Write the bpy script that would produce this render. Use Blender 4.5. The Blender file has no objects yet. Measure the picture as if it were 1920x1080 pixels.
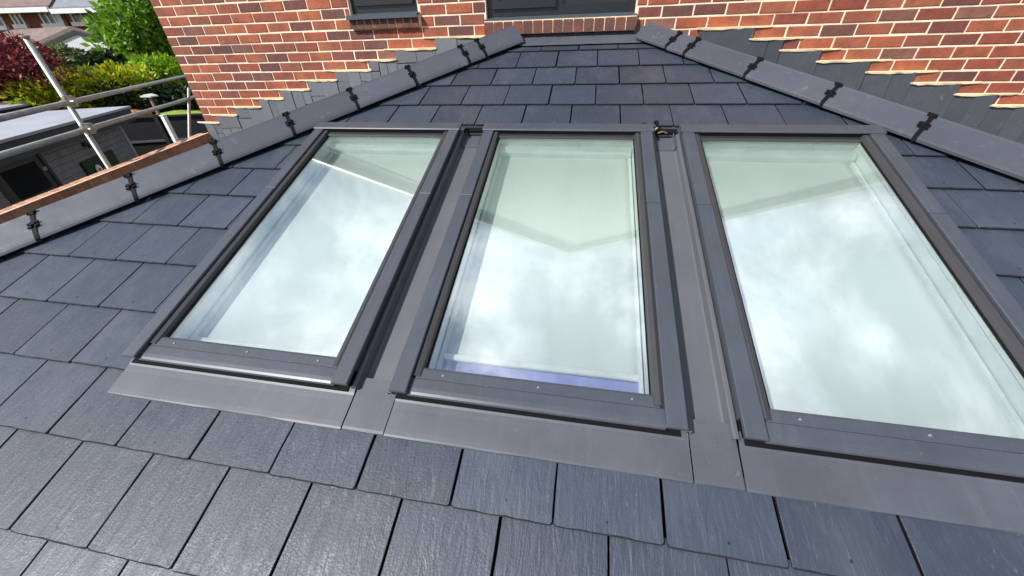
import bpy, math, random
from mathutils import Vector, Matrix
import numpy as np
random.seed(7); rng = np.random.default_rng(7)
scene = bpy.context.scene
COL = scene.collection
# ---------------------------------------------------------------- camera
R = np.array([[0.98427044, 0.17494382, -0.0246243], [0.0778725, -0.5547261, -0.82838085], [-0.15857985, 0.81343323, -0.55962382]])
CAM = Vector((0.39921, -3.55462, 0.04197)); FPX = 677.885
cd = bpy.data.cameras.new('camera'); cam = bpy.data.objects.new('camera', cd); COL.objects.link(cam)
cd.sensor_width = 36; cd.lens = FPX / 1920 * 36; cd.clip_start = 0.05; cd.clip_end = 500
M = Matrix.Identity(4)
for i in range(3):
    M[i][0] = R[0][i]; M[i][1] = -R[1][i]; M[i][2] = -R[2][i]; M[i][3] = CAM[i]
cam.matrix_world = M
scene.camera = cam
# ---------------------------------------------------------------- sun, sky, exposure
SUN = Vector((-0.53, -0.52, 0.67)).normalized()
sl = bpy.data.lights.new('sun', 'SUN'); sl.energy = 5.0; sl.angle = math.radians(0.5); sl.color = (1.0, 0.975, 0.935)
so = bpy.data.objects.new('sun', sl); COL.objects.link(so); so.rotation_euler = SUN.to_track_quat('Z', 'Y').to_euler(); so.location = (-6, -6, 9)
w = bpy.data.worlds.new('World'); scene.world = w; w.use_nodes = True
nt = w.node_tree; nt.nodes.clear()
def N(nt, t, **k):
    n = nt.nodes.new(t)
    for a, b in k.items():
        if a.startswith('i_'): n.inputs[a[2:].replace('_', ' ')].default_value = b
        else: setattr(n, a, b)
    return n
sky = N(nt, 'ShaderNodeTexSky', sky_type='NISHITA', sun_disc=False, sun_elevation=math.asin(SUN.z), sun_rotation=math.atan2(SUN.x, SUN.y), air_density=1.0, dust_density=1.2)
tc = N(nt, 'ShaderNodeTexCoord')
mp = N(nt, 'ShaderNodeMapping'); mp.inputs['Scale'].default_value = (1.0, 1.0, 1.9); mp.inputs['Location'].default_value = (3.3, 1.2, 0.4)
n1 = N(nt, 'ShaderNodeTexNoise', i_Scale=2.3, i_Detail=8.0, i_Roughness=0.55, i_Distortion=0.25)
cr = N(nt, 'ShaderNodeValToRGB'); cr.color_ramp.elements[0].position = 0.45; cr.color_ramp.elements[1].position = 0.60
n2 = N(nt, 'ShaderNodeTexNoise', i_Scale=4.2, i_Detail=7.0, i_Roughness=0.6)
cr2 = N(nt, 'ShaderNodeMapRange'); cr2.inputs['From Min'].default_value = .36; cr2.inputs['From Max'].default_value = .62
cc = N(nt, 'ShaderNodeMix', data_type='RGBA'); cc.inputs[6].default_value = (4.5, 5.4, 7.4, 1); cc.inputs[7].default_value = (11.6, 11.7, 12.0, 1)
mx = N(nt, 'ShaderNodeMix', data_type='RGBA')
bg = N(nt, 'ShaderNodeBackground', i_Strength=0.1); wo = N(nt, 'ShaderNodeOutputWorld')
L = nt.links.new
L(tc.outputs['Generated'], mp.inputs['Vector']); L(mp.outputs[0], n1.inputs['Vector']); L(mp.outputs[0], n2.inputs['Vector'])
L(n1.outputs[0], cr.inputs[0]); L(cr.outputs[0], mx.inputs[0]); L(n2.outputs[0], cr2.inputs['Value']); L(cr2.outputs[0], cc.inputs[0]); L(sky.outputs[0], mx.inputs[6]); L(cc.outputs[2], mx.inputs[7])
L(mx.outputs[2], bg.inputs['Color']); L(bg.outputs[0], wo.inputs[0])
vs = scene.view_settings; vs.view_transform = 'Standard'; vs.look = 'None'; vs.exposure = 0.32; vs.gamma = 1.0; vs.use_curve_mapping = False
scene.cycles.max_bounces = 8; scene.cycles.transparent_max_bounces = 16

# ---------------------------------------------------------------- material helpers
def new_mat(name):
    m = bpy.data.materials.new(name); m.use_nodes = True; nt = m.node_tree
    return m, nt, nt.nodes['Principled BSDF'], nt.nodes['Material Output']
def rand_fac(nt):
    oi = N(nt, 'ShaderNodeObjectInfo'); ge = N(nt, 'ShaderNodeNewGeometry')
    ad = N(nt, 'ShaderNodeMath', operation='ADD'); fr = N(nt, 'ShaderNodeMath', operation='FRACT')
    nt.links.new(oi.outputs['Random'], ad.inputs[0]); nt.links.new(ge.outputs['Random Per Island'], ad.inputs[1]); nt.links.new(ad.outputs[0], fr.inputs[0])
    return fr.outputs[0]
def ramp(nt, fac, stops, interp='LINEAR'):
    r = N(nt, 'ShaderNodeValToRGB'); r.color_ramp.interpolation = interp
    el = r.color_ramp.elements
    while len(el) < len(stops): el.new(0.5)
    for e, (p, c) in zip(el, stops):
        e.position = p; e.color = (*c, 1) if len(c) == 3 else c
    nt.links.new(fac, r.inputs[0]); return r.outputs[0]
def coords(nt, scale=(1, 1, 1), use='Object', offset_rand=True):
    tc = N(nt, 'ShaderNodeTexCoord'); v = tc.outputs[use]
    if offset_rand:
        f = rand_fac(nt); mu = N(nt, 'ShaderNodeMath', operation='MULTIPLY'); mu.inputs[1].default_value = 37.0
        nt.links.new(f, mu.inputs[0]); a = N(nt, 'ShaderNodeVectorMath', operation='ADD'); nt.links.new(v, a.inputs[0]); nt.links.new(mu.outputs[0], a.inputs[1]); v = a.outputs[0]
    m = N(nt, 'ShaderNodeMapping'); m.inputs['Scale'].default_value = scale; nt.links.new(v, m.inputs['Vector']); return m.outputs[0]
def noise(nt, vec, scale, detail=4, rough=0.55, dist=0):
    n = N(nt, 'ShaderNodeTexNoise', i_Scale=scale, i_Detail=detail, i_Roughness=rough, i_Distortion=dist); nt.links.new(vec, n.inputs['Vector']); return n.outputs[0]
def mixc(nt, fac, a, b, mode='MIX'):
    m = N(nt, 'ShaderNodeMix', data_type='RGBA', blend_type=mode)
    for s, v in ((0, fac), (6, a), (7, b)):
        if isinstance(v, (int, float)): m.inputs[s].default_value = v
        elif isinstance(v, tuple): m.inputs[s].default_value = (*v, 1) if len(v) == 3 else v
        else: nt.links.new(v, m.inputs[s])
    return m.outputs[2]
def bump(nt, bsdf, h, strength=0.3, dist=0.002):
    b = N(nt, 'ShaderNodeBump', i_Strength=strength, i_Distance=dist); nt.links.new(h, b.inputs['Height']); nt.links.new(b.outputs[0], bsdf.inputs['Normal'])
def math_(nt, op, a, b=None):
    m = N(nt, 'ShaderNodeMath', operation=op)
    for i, v in enumerate((a, b)):
        if v is None: continue
        if isinstance(v, (int, float)): m.inputs[i].default_value = v
        else: nt.links.new(v, m.inputs[i])
    return m.outputs[0]
def simple(name, col, rough=0.5, metal=0.0, var=0.12, nscale=8, bmp=0.0, bscale=60, use='Object', spec=0.5, grit=0.0):
    m, nt, b, o = new_mat(name)
    v = coords(nt, use=use); f = noise(nt, v, nscale)
    lo = tuple(c * (1 - var) for c in col); hi = tuple(min(1, c * (1 + var)) for c in col)
    c = ramp(nt, f, [(0.3, lo), (0.7, hi)])
    if grit:
        g1 = ramp(nt, noise(nt, v, 150, 2), [(0.71, (0,) * 3), (0.74, (grit,) * 3)]); c = mixc(nt, g1, c, (.42, .42, .42))
        g2 = ramp(nt, noise(nt, coords(nt, (14, .8, 4)), 3, 6, .7), [(0.52, (0,) * 3), (0.8, (grit * .35,) * 3)]); c = mixc(nt, g2, c, (.30, .30, .31))
    nt.links.new(c, b.inputs['Base Color'])
    b.inputs['Roughness'].default_value = rough; b.inputs['Metallic'].default_value = metal; b.inputs['Specular IOR Level'].default_value = spec
    if bmp: bump(nt, b, noise(nt, v, bscale, 5), bmp)
    return m

# slate: blue grey, riven streaks along the slope, pale scuffs
def slate_mat(name, base=(0.032, 0.040, 0.060), scuff=0.22, rough=0.44, streak=(9, 1.6, 9), bs=0.5, spec=.5):
    m, nt, b, o = new_mat(name)
    v = coords(nt, streak); vv = coords(nt, (1, 1, 1))
    rf = rand_fac(nt)
    c = ramp(nt, rf, [(0, tuple(x * 0.78 for x in base)), (1, tuple(x * 1.22 for x in base))])
    c = mixc(nt, math_(nt, 'MULTIPLY', noise(nt, vv, 5, 5), 0.5), c, tuple(x * 1.3 for x in base))
    f = noise(nt, v, 9, 6, 0.62, 1.4)
    sc = ramp(nt, f, [(0.60, (0, 0, 0)), (0.68, (1, 1, 1))])
    sparse = ramp(nt, noise(nt, vv, 9, 3), [(0.45, (0, 0, 0)), (0.65, (1, 1, 1))])
    c = mixc(nt, math_(nt, 'MULTIPLY', math_(nt, 'MULTIPLY', sc, sparse), scuff), c, (0.30, 0.31, 0.33))
    dust = ramp(nt, noise(nt, coords(nt, (1, .6, 1)), 3.2, 6, 0.7), [(0.5, (0,) * 3), (0.8, (0.22,) * 3)]); c = mixc(nt, dust, c, (0.155, 0.165, 0.185))
    nt.links.new(c, b.inputs['Base Color'])
    rr = ramp(nt, noise(nt, vv, 14, 4), [(0.3, (rough - .07,) * 3), (0.7, (rough + .1,) * 3)])
    nt.links.new(rr, b.inputs['Roughness'])
    h = math_(nt, 'ADD', noise(nt, v, 5, 7, 0.6, 1.2), math_(nt, 'MULTIPLY', noise(nt, vv, 160, 3), 0.25))
    b.inputs['Specular IOR Level'].default_value = spec
    bump(nt, b, h, bs, 0.006)
    return m
MAT = {}
MAT['slate'] = slate_mat('slate')
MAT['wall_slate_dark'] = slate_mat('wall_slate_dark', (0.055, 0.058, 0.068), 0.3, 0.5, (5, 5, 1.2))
MAT['wall_slate_lit'] = slate_mat('wall_slate_lit', (0.105, 0.112, 0.125), 0.5, 0.6, (5, 5, 2.2))  # paler copy for the left slates, their brighter light reflections put into the colour
MAT['cap'] = slate_mat('hip_cap_grey', (0.060, 0.065, 0.082), 0.25, 0.58, (2, 2, 2), 0.15, .25)
MAT['slate_edge'] = simple('dark_slate_edge', (.016, .017, .02), .8, 0, .3, 60, spec=.2)  # dark cut edges, with the shade along the slate tails put into the colour
MAT['rivet'] = simple('rivet_dark', (0.012, 0.012, 0.014), 0.5)
MAT['alu'] = simple('grey_coated_aluminium', (0.058, 0.064, 0.081), 0.40, 0.1, 0.12, 5, 0.03, 300, grit=.22)
MAT['alu_soft'] = simple('grey_lead_flashing', (0.066, 0.072, 0.088), 0.5, 0.05, 0.15, 6, 0.12, 12, grit=.22)
MAT['alu_gutter'] = simple('gutter_metal', (0.095, 0.095, 0.110), 0.48, 0.1, 0.08, 4, 0.04, 50, grit=.22)
MAT['alu_dark'] = simple('dark_frame', (0.035, 0.036, 0.042), 0.4, 0.2)
MAT['sash'] = simple('bronze_grey_sash', (0.045, 0.044, 0.047), 0.35, 0.1, 0.06, spec=.4)
MAT['black'] = simple('black_rubber_and_shade', (0.006, 0.006, 0.007), 0.8, spec=.12)  # rubber, and the black strips that stand in for shaded gaps
MAT['clip'] = simple('black_plastic_clip', (0.004, 0.004, 0.005), 0.7, spec=.15)
MAT['screw'] = simple('bright_screw', (0.4, 0.4, 0.4), 0.3, 0.6)
MAT['white'] = simple('white_paint', (0.78, 0.79, 0.78), 0.45)
MAT['lining'] = simple('white_window_lining', (0.72, 0.74, 0.74), 0.5)
MAT['headbox'] = simple('blind_headbox_metal', (0.72, 0.76, 0.75), 0.25, 0.5)
MAT['galv'] = simple('galvanised_steel', (0.40, 0.41, 0.39), 0.45, 0.5, 0.2, 14, 0.1, 60)
MAT['coupler'] = simple('rusty_steel_coupler', (0.42, 0.41, 0.36), 0.5, 0.5, 0.3, 30)
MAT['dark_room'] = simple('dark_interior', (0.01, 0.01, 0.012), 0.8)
MAT['anthracite'] = simple('anthracite_pvc', (0.012, 0.014, 0.019), 0.32, 0, 0.08)
MAT['anthracite_sill'] = simple('anthracite_sill', (0.06, 0.075, 0.095), 0.3, 0, 0.06)
MAT['paleslate'] = simple('pale_fibre_slate', (0.30, 0.31, 0.34), 0.6)
# blind cloth
m, nt_, b, o = new_mat('white_blind_cloth')
v = coords(nt_, (1, 1, 1), offset_rand=False); f = noise(nt_, coords(nt_, (3, .4, 1)), 2.5, 3)
nt_.links.new(ramp(nt_, f, [(0.3, (0.75, 0.785, 0.765)), (0.7, (0.81, 0.84, 0.82))]), b.inputs['Base Color']); b.inputs['Roughness'].default_value = 0.85
MAT['blind'] = m
# roof window glass: clear green-tinted pane that mirrors the sky
def glass(name, tint, r0):
    m, nt, b, o = new_mat(name); nt.nodes.remove(b)
    tr = N(nt, 'ShaderNodeBsdfTransparent'); tr.inputs[0].default_value = (*tint, 1)
    gl = N(nt, 'ShaderNodeBsdfGlossy', i_Roughness=0.0); gl.inputs['Color'].default_value = (0.95, 0.98, 1, 1)
    ge = N(nt, 'ShaderNodeNewGeometry'); dt = N(nt, 'ShaderNodeVectorMath', operation='DOT_PRODUCT'); nt.links.new(ge.outputs['Incoming'], dt.inputs[0]); nt.links.new(ge.outputs['Normal'], dt.inputs[1])
    cs = math_(nt, 'SUBTRACT', 1.0, math_(nt, 'ABSOLUTE', dt.outputs['Value']))
    fac = math_(nt, 'ADD', math_(nt, 'MULTIPLY', math_(nt, 'POWER', cs, 5.0), 1 - r0), r0)
    mx = N(nt, 'ShaderNodeMixShader'); nt.links.new(fac, mx.inputs[0]); nt.links.new(tr.outputs[0], mx.inputs[1]); nt.links.new(gl.outputs[0], mx.inputs[2])
    du = N(nt, 'ShaderNodeBsdfDiffuse'); du.inputs[0].default_value = (.7, .7, .68, 1); m2 = N(nt, 'ShaderNodeMixShader')
    dv_ = coords(nt, (3, .7, 1), offset_rand=False); dm = ramp(nt, noise(nt, dv_, 6, 7, 0.7), [(0.55, (0.0,) * 3), (0.8, (0.03,) * 3)])
    nt.links.new(dm, m2.inputs[0]); nt.links.new(mx.outputs[0], m2.inputs[1]); nt.links.new(du.outputs[0], m2.inputs[2]); nt.links.new(m2.outputs[0], o.inputs[0])
    return m
MAT['glass'] = glass('roof_window_glass', (0.945, 0.968, 0.955), 0.25)
# dark house window glass
m, nt_, b, o = new_mat('house_glass'); b.inputs['Base Color'].default_value = (0.012, 0.015, 0.018, 1); b.inputs['Roughness'].default_value = 0.03
bump(nt_, b, noise(nt_, coords(nt_), 2.0, 2), 0.05, 0.01); MAT['hglass'] = m
# bricks
def brick_mat(name, stops):
    m, nt, b, o = new_mat(name); rf = rand_fac(nt)
    c = ramp(nt, rf, stops); v = coords(nt); 
    f = noise(nt, v, 9, 6, 0.62)
    c = mixc(nt, ramp(nt, f, [(0.35, (0.55,) * 3), (0.75, (0,) * 3)]), c, (0.07, 0.028, 0.022))
    f2 = noise(nt, coords(nt, (1, 1, 1)), 26, 5, 0.65)
    c = mixc(nt, ramp(nt, f2, [(0.64, (0,) * 3), (0.78, (0.45,) * 3)]), c, (0.48, 0.33, 0.26))
    c = mixc(nt, ramp(nt, noise(nt, coords(nt, (1, 1, 2.0)), 40, 3), [(0.66, (0,) * 3), (0.72, (0.8,) * 3)]), c, (0.035, 0.016, 0.014))
    nt.links.new(c, b.inputs['Base Color']); b.inputs['Roughness'].default_value = 0.85
    bump(nt, b, math_(nt, 'ADD', f, math_(nt, 'MULTIPLY', f2, 0.7)), 0.9, 0.006)
    return m
BR = [(0, (0.46, 0.125, 0.05)), (0.22, (0.36, 0.082, 0.038)), (0.45, (0.28, 0.062, 0.036)), (0.62, (0.41, 0.12, 0.055)), (0.78, (0.22, 0.06, 0.042)), (0.92, (0.12, 0.045, 0.04)), (1, (0.30, 0.13, 0.085))]
MAT['brick'] = brick_mat('red_brick', BR)
MAT['brick_far'] = brick_mat('neighbour_brick', [(0, (0.30, 0.09, 0.045)), (1, (0.24, 0.075, 0.04))])
MAT['coping'] = brick_mat('orange_coping_brick', [(0, (0.60, 0.29, 0.15)), (0.5, (0.48, 0.21, 0.11)), (1, (0.66, 0.36, 0.20))])
MAT['soldier'] = brick_mat('brown_sill_brick', [(0, (0.17, 0.055, 0.042)), (0.5, (0.115, 0.05, 0.045)), (1, (0.235, 0.075, 0.05))])
MAT['mortar'] = simple('cream_mortar', (0.80, 0.65, 0.48), 0.9, 0, 0.22, 9, 0.5, 120)
MAT['mortar_bright'] = simple('fresh_cream_mortar', (0.86, 0.67, 0.42), 0.9, 0, 0.12, 25, 0.6, 70)

# ---------------------------------------------------------------- mesh helpers
class MB:
    def __init__(s): s.v = []; s.f = []; s.mi = []
    def box(s, x0, x1, y0, y1, z0, z1, mi=0):
        b = len(s.v); s.v += [(x, y, z) for z in (z0, z1) for y in (y0, y1) for x in (x0, x1)]
        s.f += [tuple(b + i for i in q) for q in ((0, 2, 3, 1), (4, 5, 7, 6), (0, 1, 5, 4), (2, 6, 7, 3), (0, 4, 6, 2), (1, 3, 7, 5))]; s.mi += [mi] * 6; return s
    def cbox(s, x0, x1, y0, y1, z0, z1, c=.004, mi=0):      # box with chamfered +z edges
        b = len(s.v)
        s.v += [(x0, y0, z0), (x1, y0, z0), (x1, y1, z0), (x0, y1, z0), (x0, y0, z1 - c), (x1, y0, z1 - c), (x1, y1, z1 - c), (x0, y1, z1 - c), (x0 + c, y0 + c, z1), (x1 - c, y0 + c, z1), (x1 - c, y1 - c, z1), (x0 + c, y1 - c, z1)]
        q = [(3, 2, 1, 0), (8, 9, 10, 11)]
        for i in range(4):
            j = (i + 1) % 4; q += [(i, j, 4 + j, 4 + i), (4 + i, 4 + j, 8 + j, 8 + i)]
        s.f += [tuple(b + k for k in f) for f in q]; s.mi += [mi] * len(q); return s
    def prism(s, poly, fn0, fn1, mi=0):                      # poly of 2-d points, fn maps a point to 3-d for the two ends
        b = len(s.v); n = len(poly); s.v += [tuple(fn0(p)) for p in poly] + [tuple(fn1(p)) for p in poly]
        s.f.append(tuple(b + i for i in reversed(range(n)))); s.f.append(tuple(b + n + i for i in range(n)))
        for i in range(n):
            j = (i + 1) % n; s.f.append((b + i, b + j, b + n + j, b + n + i))
        s.mi += [mi] * (n + 2); return s
    def quad(s, *p, mi=0):
        b = len(s.v); s.v += [tuple(q) for q in p]; s.f.append(tuple(range(b, b + len(p)))); s.mi.append(mi); return s
    def tube(s, p, q, r, n=12, r2=None, mi=0):
        p = Vector(p); q = Vector(q); d = (q - p).normalized(); a = d.orthogonal().normalized(); c = d.cross(a); b = len(s.v); r2 = r if r2 is None else r2
        for k, (P, rr) in enumerate(((p, r), (q, r2))):
            for i in range(n):
                t = 2 * math.pi * i / n; s.v.append(tuple(P + a * rr * math.cos(t) + c * rr * math.sin(t)))
        for i in range(n):
            j = (i + 1) % n; s.f.append((b + i, b + j, b + n + j, b + n + i))
        s.f.append(tuple(b + i for i in reversed(range(n)))); s.f.append(tuple(b + n + i for i in range(n))); s.mi += [mi] * (n + 2); return s
    def sheet(s, prof, y0, y1, th, mi=0, ny=1):              # a profile (x,z) of thickness th swept from y0 to y1
        n = len(prof); off = []
        for i in range(n):
            a = Vector(prof[max(i - 1, 0)]); c = Vector(prof[min(i + 1, n - 1)]); d = (c - a).normalized(); off.append((prof[i][0] + d.y * th, prof[i][1] - d.x * th))
        poly = list(prof) + off[::-1]
        for i in range(n - 1):
            q = [prof[i], prof[i + 1], off[i + 1], off[i]]
            s.prism(q, lambda p: (p[0], y0, p[1]), lambda p: (p[0], y1, p[1]), mi)
        return s
    def mesh(s, name, mats, smooth=False):
        me = bpy.data.meshes.new(name); me.from_pydata(s.v, [], s.f)
        for m in (mats if isinstance(mats, (list, tuple)) else [mats]): me.materials.append(MAT[m] if isinstance(m, str) else m)
        if any(s.mi): me.polygons.foreach_set('material_index', s.mi)
        if smooth: me.polygons.foreach_set('use_smooth', [True] * len(me.polygons))
        me.update(); return me
    def build(s, name, mats, parent=None, smooth=False):
        return link(name, s.mesh(name, mats, smooth), parent)
def link(name, me, parent=None, loc=None):
    o = bpy.data.objects.new(name, me); COL.objects.link(o)
    if parent: o.parent = parent
    if loc is not None: o.location = loc
    return o
def tag(o, label=None, cat=None, group=None, kind=None):
    for k, v in (('label', label), ('category', cat), ('group', group), ('kind', kind)):
        if v: o[k] = v
    return o
def empty(name, loc, label, cat, group=None, rot=(0, 0, 0)):
    o = bpy.data.objects.new(name, None); COL.objects.link(o); o.location = loc; o.rotation_euler = rot; o.empty_display_size = .2
    return tag(o, label, cat, group)
def ray(px, py):
    x, y = (px - 960) / FPX, (py - 540) / FPX
    return Vector(tuple(R[0][i] * x + R[1][i] * y + R[2][i] for i in range(3)))
def at(px, py, dist):                                         # a point at a horizontal distance from the camera
    r = ray(px, py); return CAM + r * (dist / math.hypot(r.x, r.y))
def project(P):
    q = R @ (np.array(P) - np.array(CAM)); return (960 + FPX * q[0] / q[2], 540 + FPX * q[1] / q[2]) if q[2] > .05 else (-9e3, -9e3)

# ---------------------------------------------------------------- ground
GZ = -3.9
def ground_z(x, y):
    d = math.hypot(x - .4, y + 3.5); t = min(max((d - 9) / 12, 0), 1); return GZ + 1.3 * t * t * (3 - 2 * t)
g = MB(); xs = [-400, -200, -90, -60] + [-40 + 2 * i for i in range(41)] + [60, 90, 200, 400]
for y in xs:
    for x in xs: g.v.append((x, y, ground_z(x, y)))
n = len(xs); g.f = [(j * n + i, j * n + i + 1, (j + 1) * n + i + 1, (j + 1) * n + i) for j in range(n - 1) for i in range(n - 1)]; g.mi = [0] * len(g.f)
m, nt_, b, o = new_mat('garden_ground'); v = coords(nt_, use='Object', offset_rand=False)
c = ramp(nt_, noise(nt_, v, 0.35, 5), [(0.4, (0.045, 0.085, 0.018)), (0.6, (0.08, 0.075, 0.05))]); c = mixc(nt_, 0.4, c, ramp(nt_, noise(nt_, v, 18, 5), [(0.3, (0.02, 0.04, 0.01)), (0.7, (0.09, 0.13, 0.03))]))
nt_.links.new(c, b.inputs['Base Color']); b.inputs['Roughness'].default_value = .95; bump(nt_, b, noise(nt_, v, 30, 4), .6, .05); MAT['ground'] = m
tag(g.build('ground', 'ground', smooth=True), kind='structure')

# ================================================================ MAIN HOUSE (brick gable wall)
HX0, HX1 = -3.574, 4.25; AX, AZ = 0.32, 4.50; SL = 0.78       # corners, gable apex on the wall plane, roof slope
BX, BZ = 1.7013, 0.17705                                       # a perpend and a bed of the brickwork
house = empty('brick_house', (0.3, 0, GZ), 'red brick gabled house with cream mortar rising behind the slate roof', 'house')
HO = Vector(house.location)
def hl(p): return (p[0] - HO.x, p[1] - HO.y, p[2] - HO.z)
OPEN = [(-1.625, -1.015, 0.262, 1.27), (-0.44, 0.722, 0.198, 1.3)]          # window openings
SOLD = [(-1.635, -1.005, 0.178, 0.262), (-0.452, 0.735, 0.105, 0.198)]       # brick sills under them
def gable_z(x): return AZ - SL * abs(x - AX)
wb = MB()
Y0, Y1 = 0.0022, 0.22
def wbox(x0, x1, z0, z1): wb.box(x0 - HO.x, x1 - HO.x, Y0, Y1, z0 - HO.z, z1 - HO.z)
ZT = 1.3
xsn = [HX0 + .004, OPEN[0][0], OPEN[0][1], OPEN[1][0], OPEN[1][1], HX1 - .004]
wbox(xsn[0], xsn[1], GZ, ZT); wbox(xsn[2], xsn[3], GZ, ZT); wbox(xsn[4], xsn[5], GZ, ZT)
wbox(xsn[1], xsn[2], GZ, OPEN[0][2]); wbox(xsn[1], xsn[2], OPEN[0][3], ZT); wbox(xsn[3], xsn[4], GZ, OPEN[1][2])
gp = [(HX0, ZT), (HX1, ZT), (HX1, gable_z(HX1)), (AX, AZ), (HX0, gable_z(HX0))]
wb.build('wall', 'mortar', house)
gw_ = MB(); gw_.prism([p for p in gp], lambda p: hl((p[0], Y1, p[1])), lambda p: hl((p[0], -.004, p[1])))
gw_.build('rendered_gable', simple('grey_green_render', (.15, .22, .165), .9, 0, .05, 2), house)
sw = MB()      # side and rear walls
sw.box(HX0 + .002 - HO.x, HX0 + .25 - HO.x, Y1, 8, 0, 1.3 - HO.z); sw.box(HX1 - .25 - HO.x, HX1 - .002 - HO.x, Y1, 8, 0, 1.3 - HO.z); sw.box(HX0 - HO.x, HX1 - HO.x, 8, 8.2, 0, 1.3 - HO.z)
sw.build('side_wall', 'brick_far', house)
# roof of the house, seen only in the glass
rf = MB()
for sg in (-1, 1):
    xe = AX + sg * 4.35; ze = AZ - SL * 4.35
    q = [(AX, AZ + .06), (xe, ze + .06), (xe, ze + .11), (AX, AZ + .11)]
    if sg > 0: q = q[::-1]
    rf.prism(q, lambda p: hl((p[0], 8.5, p[1])), lambda p: hl((p[0], -.10, p[1])))
rfo = rf.build('roof', simple('brown_roof_tile', (.10, .07, .06), .8, bmp=.3), house)
MAT['soffit'] = simple('grey_green_bargeboard', (.14, .205, .155), .7)
for sg in (-1, 1):
    bb = MB(); xe = AX + sg * 4.4; ze = AZ - SL * 4.4
    q = [(AX, AZ - .06), (xe, ze - .06), (xe, ze + .055), (AX, AZ + .055)]
    if sg > 0: q = q[::-1]
    bb.prism(q, lambda p: hl((p[0], -.095, p[1])), lambda p: hl((p[0], -.12, p[1])))
    q = [(AX, AZ - .02), (xe, ze - .02), (xe, ze + .03), (AX, AZ + .03)]
    if sg > 0: q = q[::-1]
    bb.prism(q, lambda p: hl((p[0], Y0 - .01, p[1])), lambda p: hl((p[0], -.09, p[1])))
    bb.build('bargeboard', MAT['soffit'], house)
wp_ = MB(); x0_, x1_ = AX - 4.3, AX - 1.75
wp_.prism([(x0_, gable_z(x0_) - .16), (x1_, gable_z(x1_) - .16), (x1_, gable_z(x1_) - .10), (x0_, gable_z(x0_) - .10)], lambda p: hl((p[0], -.1205, p[1])), lambda p: hl((p[0], -.135, p[1])))
wp_.build('verge_trim', 'white', house)
# slate steps against the wall: (x from, x to, top)
bed = lambda k: BZ - .075 * k
STEPL = [-.43, -.896, -1.276, -1.533, -1.901, -2.212, -2.526, -2.809, -3.137, -3.388, -3.575]
STEPR = [1.20, 1.58, 1.811, 2.086, 2.444, 2.773, 3.088, 3.353, 3.66, 3.97, 4.25]
def step_top(x):
    if x < STEPL[0]:
        for i in range(len(STEPL) - 1):
            if STEPL[i + 1] <= x < STEPL[i]: return bed(i + 1)
    if x > STEPR[0]:
        for i in range(len(STEPR) - 1):
            if STEPR[i] <= x < STEPR[i + 1]: return bed(i + 1)
    return -9
# bricks
def brick_boxes():
    out = []
    for k in range(-62, 21):                                  # course k lies between bed k and bed k+1 (downwards)
        z1 = bed(k) - .005; z0 = bed(k + 1) + .005; off = (k % 2) * .5
        i0 = int(math.floor((HX0 - BX) / .225)) - 1
        for i in range(i0, i0 + 40):
            x0 = BX + .225 * (i + off) + .005; x1 = x0 + .215
            x0 = max(x0, HX0); x1 = min(x1, HX1)
            if x1 - x0 < .03: continue
            zz = z1; a, c = x0, x1; skip = False
            for (ox0, ox1, oz0, oz1), (sx0, sx1, sz0, sz1) in zip(OPEN, SOLD):
                for (rx0, rx1, rz0, rz1) in ((ox0, ox1, oz0, oz1), (sx0, sx1, sz0, sz1)):
                    if z0 < rz1 - .012 and z1 > rz0 + .012 and a < rx1 and c > rx0:
                        if a >= rx0 and c <= rx1: skip = True
                        elif a < rx0: c = min(c, rx0 - .008)
                        else: a = max(a, rx1 + .008)
            if skip or c - a < .025: continue
            if min(gable_z(a), gable_z(c)) < z1 - .02 or z1 > 1.30: continue
            out.append((a, c, z0, zz))
    return out
def brick_mesh(l, h, d=.09):
    jit = lambda s: random.uniform(-s, s); c = .003; mb = MB(); j = .0028
    X = l / 2; Z = h / 2
    fr = [(-X + c + jit(j), 0, -Z + c + jit(j)), (X - c + jit(j), 0, -Z + c + jit(j)), (X - c + jit(j), 0, Z - c + jit(j)), (-X + c + jit(j), 0, Z - c + jit(j))]
    md = [(-X, c, -Z), (X, c, -Z), (X, c, Z), (-X, c, Z)]; bk = [(p[0], d, p[2]) for p in md]
    mb.v = fr + md + bk; mb.f = [(0, 1, 2, 3)]
    for i in range(4):
        k = (i + 1) % 4; mb.f += [(4 + i, 4 + k, k, i), (8 + i, 8 + k, 4 + k, 4 + i)]
    mb.mi = [0] * len(mb.f); return mb
BL = brick_boxes(); scored = []
for bx in BL:
    a, c, z0, z1 = bx; P = [project((x, 0, z)) for x in (a, c) for z in (z0, z1)]
    cx = sum(p[0] for p in P) / 4; cy = sum(p[1] for p in P) / 4
    ar = (max(p[0] for p in P) - min(p[0] for p in P)) * (max(p[1] for p in P) - min(p[1] for p in P))
    vis = -60 < cx < 1980 and cy > -14 and max(p[1] for p in P) > 3 and z0 > step_top((a + c) / 2) - .01 and not (-.43 < (a + c) / 2 < 1.2 and z1 < .10) and z1 > -.62
    scored.append((ar if vis else -1, bx))
scored.sort(key=lambda t: -t[0])
cache = {}; rest = MB(); nb = 0
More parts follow.
